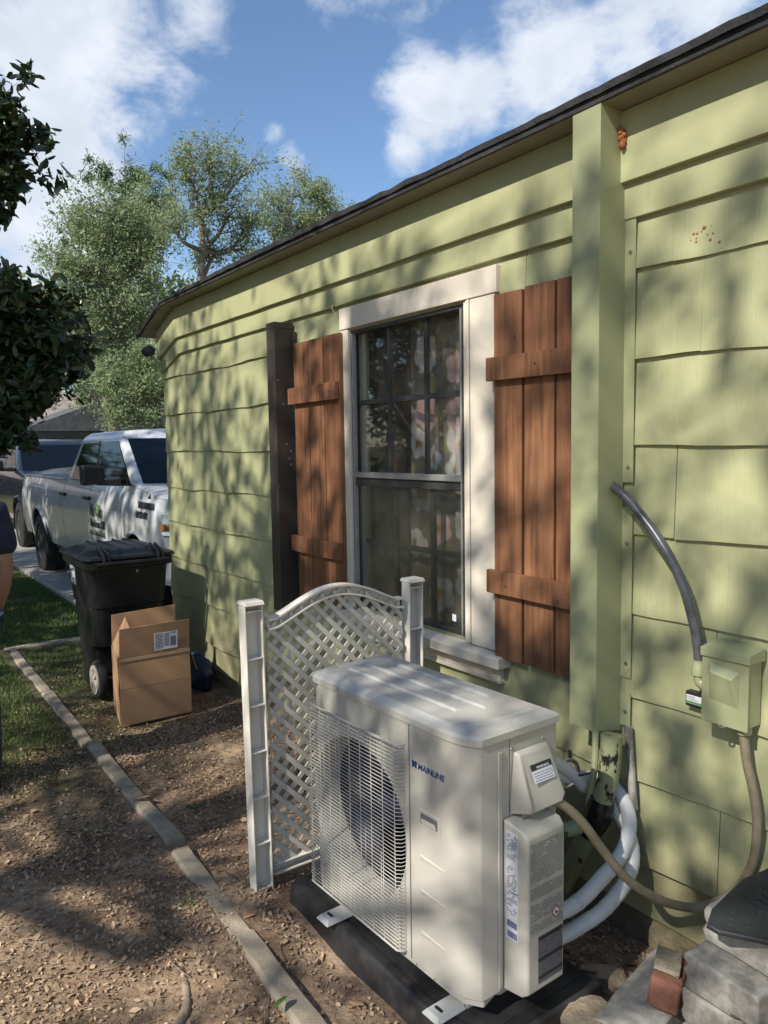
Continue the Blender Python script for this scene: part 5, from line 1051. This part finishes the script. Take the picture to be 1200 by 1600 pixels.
# ------------------------------------------------------------------ trees
def tree(name, label, base, top, tr, lobes, leafmat, per, L, Wd, seed, twig=7, sig=.28, hexa=False, flat=None, group=None, forks=None, barkr=1.0):
    g = np.random.default_rng(seed); t = thing(name, label, 'tree', base, group=group); bx, by = base[0], base[1]
    m = MB(); n = 9; wob = g.normal(size=(n, 2))*.06*(top[2]*.12)
    path = [Vector((bx+(top[0]-bx)*(i/(n-1))**1.3+wob[i, 0]*(i/(n-1)), by+(top[1]-by)*(i/(n-1))**1.3+wob[i, 1]*(i/(n-1)), -.05+(top[2]+.05)*i/(n-1))) for i in range(n)]
    m.tube(path, [tr*(1.35 if i == 0 else 1-.62*i/(n-1)) for i in range(n)], 9)
    m.build('trunk', 'bark', t, smooth=True, ang=80)
    m = MB(); tips = []
    for (c, r) in lobes:
        c = Vector(c)
        k = min(range(2, n), key=lambda i: abs(path[i].z-(c.z-.55*(Vector((c.x-path[i].x, c.y-path[i].y)).length+r))))
        st = path[k]; mid = st.lerp(c, .5)+Vector(g.normal(size=3)*.12*(c-st).length)+Vector((0, 0, -.08*(c-st).length)); rad = tr*.34*barkr*min(1.4, .6+r*.5)
        main = bez([st, mid, c], 7); m.tube(main, [rad*(1-.65*i/(len(main)-1)) for i in range(len(main))], 6)
        for q in range(twig):
            d = Vector(g.normal(size=3)); d.normalize(); e = c+d*r*(.55+.5*g.random()); s0 = main[int(len(main)*(.45+.5*g.random()))]
            md = s0.lerp(e, .5)+Vector(g.normal(size=3)*.1*r); tw = bez([s0, md, e], 5); m.tube(tw, [rad*.32*(1-.8*i/(len(tw)-1)) for i in range(len(tw))], 4)
            tips.append((e, r)); tips.append((md, r*.8)); tips.append((md.lerp(e, .5), r*.8))
            for z in range(3):
                e2 = e+Vector(g.normal(size=3)*r*.38); m.tube([tw[-3], e2], [rad*.13, rad*.03], 3); tips.append((e2, r*.7))
    m.build('limbs', 'bark', t, smooth=True, ang=80)
    inv = root_m(t).inverted(); C_ = np.array([tuple(inv @ p) for p, _ in tips]); rr_ = np.array([r for _, r in tips]); cnt = int(per/len(tips))
    w = .12+g.random(len(tips))**2*2.0; ids = g.choice(len(tips), per, p=w/w.sum()); pos = C_[ids]+g.normal(size=(per, 3))*(rr_[ids, None]*sig)
    leaves('crown', pos, L, Wd, leafmat, g, t, flat, .12, hexa)
    return t
tree('elm_tree', 'tall pale green tree directly behind the trucks', (25.5, -5.2, 0), (25.4, -5.4, 8.2), .26, [((25.00,-5.22,9.10),1.21), ((25.00,-4.21,7.80),0.99), ((25.50,-6.13,7.95),1.23), ((25.00,-3.95,6.24),0.88), ((25.00,-5.09,6.15),1.21), ((26.00,-6.54,6.43),1.03), ((25.00,-4.43,4.53),1.10), ((25.50,-6.09,4.67),1.01), ((26.00,-6.77,9.39),0.91)], 'leaf_elm', 44000, .108, .042, 3, 12, .24)
tree('pine_tree', 'dark green pine rising behind the pale tree', (31, -7.4, 0), (31, -7.5, 11.4), .30, [((31.00,-7.51,11.69),1.1), ((31.00,-6.47,10.08),1.1), ((31.00,-8.75,11.16),1.0), ((31.00,-7.13,8.72),1.5), ((31.00,-6.31,6.69),1.4), ((31.00,-7.90,6.32),1.3), ((31.00,-6.45,4.50),1.3), ((31.00,-8.21,4.57),1.0)], 'leaf_pine', 26000, .20, .030, 5, 9, .16)
tree('willow_oak', 'airy tree with bare forked limbs above the middle of the eave', (22, -6.6, 0), (22.2, -7.2, 8.6), .20, [((22.00,-7.39,10.34),0.73), ((22.00,-6.49,9.80),0.54), ((22.50,-8.64,10.17),0.69), ((22.00,-6.74,8.77),0.77), ((22.50,-8.17,8.94),0.79), ((23.00,-9.18,9.22),0.50), ((22.00,-6.14,8.14),0.54), ((22.50,-7.50,7.70),0.59), ((23.00,-8.80,7.98),0.61), ((22.3,-7.4,9.5),.6)], 'leaf_elm', 14000, .092, .034, 8, 12, .26, barkr=1.3)
tree('small_crowned_tree', 'light tree crown just over the eave, rightmost of the trees', (20, -8.9, 0), (20, -9.2, 7.6), .15, [((20.00,-9.04,9.10),0.53), ((20.00,-9.88,8.77),0.55), ((20.00,-8.41,8.53),0.53), ((20.00,-9.22,8.12),0.61), ((20.00,-10.31,8.37),0.40), ((20.00,-8.38,7.64),0.49), ((20,-9.6,8.2),.5)], 'leaf_elm', 11500, .085, .032, 9, 11, .28)
tree('young_elm', 'low leafy branches hanging over the roof of the white truck', (17.4, -4.2, 0), (17.2, -3.7, 3.6), .09, [((17.00,-3.57,3.68),0.45), ((17.00,-3.12,3.11),0.48), ((17.00,-3.75,2.99),0.45), ((17.00,-2.76,2.62),0.42), ((17.00,-3.45,2.49),0.45), ((17.50,-2.72,3.27),0.31), ((17.6,-4.3,3.9),.5), ((17.4,-4.4,3.0),.5)], 'leaf_elm', 19000, .066, .028, 11, 11, .27)
tree('magnolia_tree', 'dark glossy magnolia hanging into the left edge of the picture', (9.5, 1.9, 0), (9.3, 1.5, 4.9), .13, [((9.20,.56,5.18),.34), ((9.20,.64,4.75),.40), ((9.20,.72,4.46),.30), ((9.0,.50,5.0),.20), ((9.0,.55,4.52),.16), ((9.00,.50,3.36),.30), ((9.00,.29,3.09),.40), ((9.00,.59,2.93),.38), ((9.00,.12,2.72),.28), ((9.00,.43,2.47),.36), ((9.00,.71,2.19),.32), ((9.00,.22,2.36),.20), ((9.30,.98,3.30),.38),
     ((9.3,1.3,5.4),.6), ((9.3,1.5,4.7),.6), ((9.4,1.7,3.6),.6), ((9.3,1.3,2.8),.6), ((9.6,2.4,4.6),.7), ((9.6,2.5,3.4),.7), ((9.5,1.9,5.9),.6), ((9.2,.95,2.1),.35), ((9.1,.75,1.9),.22)], 'leaf_magnolia', 15500, .135, .055, 13, 9, .27, True)
for k, (x, y, h) in enumerate(((44, 3, 9), (46, -16, 11), (40, -24, 10), (52, -8, 12))):
    g_ = np.random.default_rng(60+k); lb = [((x+g_.normal()*1.2, y+g_.normal()*2.2, h*(.45+.5*g_.random())), 1.8) for _ in range(9)]
    tree('distant_tree', ('distant tree beyond the far left house', 'distant tree hidden behind the house eave', 'distant tree far behind the house roof', 'distant tree seen through the pale tree')[k], (x, y, 0), (x, y, h*.8), .3, lb, 'leaf_pine', 7000, .40, .16, 70+k, 6, .35, group='trees in the far background')
# shade trees that stand on the lawn outside the frame and dapple the wall and the ground
def shade_tree():
    g = np.random.default_rng(21); S = np.array(SUN); cl = []
    def wallp(X, Z):
        if Z > 2.28 and 1.75 < X < 5.3: return .10
        if X > 4.0: return .80 if Z < 2.05 else .30
        if X < 1.75: return .97 if Z < .85 else .40
        if Z > 1.5: return .42
        return .62
    tries = 0
    while len(cl) < 150 and tries < 5000:
        tries += 1; X = g.uniform(-.4, 6.6); Z = g.uniform(-.1, 2.8)
        if g.random() > wallp(X, Z): continue
        p = np.array([X, 0, Z]); y = g.uniform(5.4, 9.4); cl.append((p+S*(y/S[1]), .19))
    n1 = len(cl)
    while len(cl) < n1+66:
        X, Y = g.uniform(1.0, 7.4), g.uniform(.25, 3.2); p = np.array([X, Y, 0]); y = g.uniform(6.4, 10)
        if g.random() > (.24 if X < 3.4 else .95 if X > 4 else .6): continue
        cl.append((p+S*((y-Y)/S[1]), .20))
    t = thing('shade_tree', 'leafy shade tree on the lawn beside the viewer, outside the left edge', 'tree', (2.2, 7.4, 0))
    m = MB(); path = [Vector((2.2, 7.4, -.05)), Vector((2.25, 7.35, 1.5)), Vector((2.1, 7.2, 3.2)), Vector((2.0, 7.0, 5.0)), Vector((1.8, 6.9, 7.0)), Vector((1.7, 6.9, 8.6))]
    m.tube(bez(path, 4), [.30-.012*i for i in range(21)], 10); m.build('trunk', 'bark', t, smooth=True)
    m = MB(); pts = []; inv = root_m(t).inverted()
    for c, s in cl:
        c = Vector(c); k = max(1, min(5, int((c.z-1.6)/1.5))); st = path[k]; md = st.lerp(c, .55)+Vector(g.normal(size=3)*.25); b = bez([st, md, c], 5); m.tube(b, [.011*(1-.8*i/(len(b)-1))+.003 for i in range(len(b))], 4)
    lm = [Vector(q)+SUN*7.6 for q in ((5.4, 1.02, 0), (4.3, 1.14, 0), (3.6, 1.15, 0), (2.95, 1.19, 0), (2.42, 1.34, 0))]+[path[3]+Vector((0, 0, -.2))]; m.tube(bez(lm, 5), [.022+.0016*i for i in range(26)], 7)
    m.build('limbs', 'bark', t, smooth=True)
    C_ = np.array([tuple(inv @ Vector(c)) for c, _ in cl]); n = 37
    pos = (C_[:, None, :]+g.normal(size=(len(cl), n, 3))*np.array([s for _, s in cl])[:, None, None]).reshape(-1, 3)
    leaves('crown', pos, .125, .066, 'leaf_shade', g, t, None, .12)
shade_tree()
g_ = np.random.default_rng(90); lb = []
while len(lb) < 46:
    X, Y = g_.uniform(6.6, 13.5), g_.uniform(-1.6, 2.6); y = g_.uniform(5.5, 9); p = np.array([X, Y, .6 if Y > 0 else 1.2])+np.array(SUN)*((y-Y)/SUN[1]); lb.append((tuple(p), .55))
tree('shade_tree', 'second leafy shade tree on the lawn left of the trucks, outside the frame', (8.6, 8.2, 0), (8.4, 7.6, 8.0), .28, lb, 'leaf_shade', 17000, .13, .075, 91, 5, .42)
for k, (x, y, h) in enumerate(((9, 21, 9), (16, 19, 10), (24, 17, 10), (2, 24, 10), (31, 13, 9), (-6, 22, 9), (41, 9.5, 10), (27, 11.5, 8))):
    g_ = np.random.default_rng(160+k); lb = [((x+g_.normal()*1.5, y+g_.normal()*1.8, h*(.22+.72*g_.random())), 1.7) for _ in range(9)]
    tree('lawn_tree', ('lawn tree standing first beyond the shade tree', 'lawn tree standing across from the trucks', 'lawn tree left of the far houses', 'lawn tree behind the viewer', 'lawn tree nearest the far left house', 'lawn tree farthest behind the viewer', 'lawn tree behind the far left house', 'lawn tree closest to the driveway end')[k], (x, y, 0), (x, y, h*.8), .26, lb, 'leaf_pine', 6000, .42, .18, 170+k, 5, .38, group='trees across the lawn outside the frame')

# ------------------------------------------------------------------ grass, litter, fallen leaves, roots
def grass():
    g = np.random.default_rng(31); n = 150000; X = g.uniform(2.6, 11.5, n); Y = g.uniform(.12, 3.6, n)
    nz_ = np.sin(X*3.1+np.sin(Y*4)*1.3)+np.sin(Y*5.3+X*1.7)+.7*np.sin(X*9+Y*7); d = X+.9*Y+.38*nz_
    pr = np.clip((d-5.35)/1.0, 0, 1); pr = np.where(Y < 1.12, np.clip((X-5.15+.35*nz_)/.9, 0, 1)*np.where(X > 7.1, 1, .55), pr); pr *= np.where((Y > .96) & (Y < 1.13) & (X < 7.1), 0, 1)
    pr = np.where((X > 8.55) & (Y < .14), 0, pr); pr = np.where(Y > 2.112-.14*X+.4, pr*.25, pr)
    k = g.random(n) < pr; X, Y = X[k], Y[k]; n = len(X); h = g.uniform(.018, .05, n)*np.where(Y < 1.1, .8, 1); a = g.uniform(0, 6.28, n); ln = g.uniform(.1, .9, n)*h; w = .0024*np.ones(n)+.0006*np.clip(X-4, 0, 6)
    Z = hg(X, Y); dx, dy = np.cos(a), np.sin(a)
    V = np.stack([np.stack([X-dy*w, Y+dx*w, Z], 1), np.stack([X+dy*w, Y-dx*w, Z], 1), np.stack([X+dx*ln, Y+dy*ln, Z+h], 1)], 1)
    o = np_mesh('grass', V, None, 'grass_blade'); o['kind'] = 'stuff'; tag(o, 'short green lawn grass thinning out towards the dirt', 'grass')
grass()
def litter():
    g = np.random.default_rng(41)
    def scatter(n, x0, x1, y0, y1):
        X = g.uniform(x0, x1, n); Y = g.uniform(y0, y1, n); return X, Y
    X1, Y1 = scatter(60000, 1.15, 4.6, -.0, 2.3); X2, Y2 = scatter(10000, 4.0, 6.4, .0, 2.0); X3, Y3 = scatter(2600, 1.2, 2.6, .02, .5)
    X = np.concatenate([X1, X2, X3]); Y = np.concatenate([Y1, Y2, Y3])
    cl = np.sin(X*5+np.sin(Y*6))*np.sin(Y*7.3+X*2); k = g.random(len(X)) < np.clip(.55+.45*cl, .1, 1); k &= ~((Y > .985) & (Y < 1.10) & (g.random(len(X)) < .8)); k &= ~((X > 1.38) & (X < 2.49) & (Y > .35) & (Y < .895))
    X, Y = X[k], Y[k]; n = len(X); Z = hg(X, Y)+.003+.006*g.random(n)
    P = np.stack([X, Y, Z], 1); sz = np.exp(g.normal(size=n)*.38)
    a, b, c = rot_frames(g, n, .62); L = (.0112*sz)[:, None]; W2 = (.0060*sz*(.5+.9*g.random(n)))[:, None]; cu = (g.random(n)[:, None]-.3)*L*.5
    j = lambda: .75+.5*g.random((n, 1))
    V = np.stack([P-a*L*.55*j(), P-a*L*.25*j()+b*W2*.55*j()+c*cu, P+a*L*.2*j()+b*W2*.6*j()+c*cu, P+a*L*.6*j()+c*cu*.4, P+a*L*.1*j()-b*W2*.6*j()+c*cu], 1)
    o = np_mesh('leaf_litter', V, [[0, 1, 2, 3], [0, 3, 4]], 'litter_leaf'); o['kind'] = 'stuff'; tag(o, 'dry brown leaf litter and bark chips over the bare soil', 'leaf litter')
litter()
def leaf_at(x, y, z, L, rz, tilt, label, mat='big_leaf', curl=.25):
    prof = [(-.5, 0), (-.35, .16), (-.1, .25), (.15, .23), (.36, .12), (.5, 0)]; m = MB(); up = [(u*L, w*L, curl*L*(w*2)**1.5+.1*L*abs(u)) for u, w in prof]; dn = [(u*L, -w*L, curl*L*(w*2)**1.5+.1*L*abs(u)) for u, w in prof]; mid = [(u*L, 0, .1*L*abs(u)) for u, w in prof]; n = len(prof)
    m.add(up+mid+dn, [(i, i+1, n+i+1, n+i) for i in range(n-1)]+[(n+i, n+i+1, 2*n+i+1, 2*n+i) for i in range(n-1)])
    o = m.build('fallen_leaf', mat, None, smooth=True, recalc=False); o.location = (x, y, z); o.rotation_euler = (R(tilt), R(tilt*.6), R(rz)); so_ = o.modifiers.new('t', 'SOLIDIFY'); so_.thickness = .0008
    tag(o, label, 'leaf', 'single fallen leaves on the soil')
FL = [(1.835, .945, .012, .055, 30, 8, 'round tan leaf lying in front of the pad'), (3.52, 1.05, .045, .085, 60, 12, 'reddish brown curled leaf lying across the concrete edging'), (4.55, 1.30, .018, .085, 20, 15, 'pale dry leaf on the dark soil left of the edging'), (2.95, 1.66, .018, .06, 100, 6, 'orange brown leaf on the sunny soil at left'),
      (3.62, 1.22, .018, .06, 10, 10, 'brown leaf pair nearest the edging in the sun'), (2.42, 1.02, .015, .05, 75, 10, 'tan leaf beside the foot of the lattice post'), (3.05, 1.30, .016, .055, 140, 8, 'orange leaf in the middle of the bare soil'), (2.12, 1.72, .016, .045, 40, 5, 'light leaf near the large root'), (5.9, 1.6, .04, .07, 60, 20, 'bleached leaf lying on the lawn beside the cart'),
      (1.50, .30, .03, .075, 15, 25, 'whitish leaf in the dark litter below the hoses')]
for f in FL: leaf_at(*f)
leaf_at(1.93, 1.15, .05, .055, 100, 20, 'dark green leaf lying against the nearest edging strip', 'green_leaf')
for k, (x, y, lb) in enumerate(((2.62, 1.17, 'small green weed beside the edging strip'), (2.25, .82, 'tiny green sprout at the foot of the lattice'), (3.35, .86, 'small weed in the shaded soil right of the edging'))):
    t = thing('weed', lb, 'plant', (x, y, 0), group='small weeds in the soil'); g_ = random.Random(k)
    for q in range(6):
        a = q*1.05+g_.random(); l = .03+.02*g_.random(); m = MB(); m.add([(x, y, .0), (x+math.cos(a)*l*.5-math.sin(a)*.008, y+math.sin(a)*l*.5+math.cos(a)*.008, .022), (x+math.cos(a)*l, y+math.sin(a)*l, .026), (x+math.cos(a)*l*.5+math.sin(a)*.008, y+math.sin(a)*l*.5-math.cos(a)*.008, .022)], [(0, 1, 2), (0, 2, 3)]); m.build('leaf', 'green_leaf', t, recalc=False)
def root(pts, r, label):
    p = bez(pts, 8); n = len(p); g_ = random.Random(len(label)); tag(MB().tube(p, [r*(1-.45*i/(n-1))*(1+.12*g_.gauss(0, 1)) for i in range(n)], 9).build('tree_root', 'bark_root', None, smooth=True, ang=80), label, 'root', 'surface roots')
root([(1.55, 1.85, -.03), (1.80, 1.62, -.006), (1.98, 1.50, .0), (2.14, 1.36, -.004), (2.34, 1.30, -.012), (2.5, 1.26, -.03)], .022, 'thick surface root rising from the bottom left of the soil')
root([(1.72, 1.28, -.02), (1.82, 1.24, .012), (1.92, 1.26, .012), (2.02, 1.25, -.02)], .017, 'short dark root stub near the nearest edging strip')
root([(1.40, 1.55, -.02), (1.52, 1.42, .014), (1.62, 1.32, .014), (1.75, 1.22, -.02)], .020, 'lower right root close to the bottom of the picture')
g_ = random.Random(77)
tw = MB()
for q in range(160):
    x, y = g_.uniform(1.3, 4.5), g_.uniform(.05, 2.2); a = g_.uniform(0, 6.28); l = g_.uniform(.03, .12)
    if 1.38 < x < 2.5 and .33 < y < .92: continue
    z = float(hg(x, y))+.006; tw.tube([(x, y, z), (x+math.cos(a)*l*.5, y+math.sin(a)*l*.5, z+.004+.01*g_.random()), (x+math.cos(a+.2)*l, y+math.sin(a+.2)*l, z)], .0018, 4)
o = tw.build('twigs', 'bark_root', None); o['kind'] = 'stuff'; tag(o, 'thin dry twigs scattered over the soil', 'twigs')
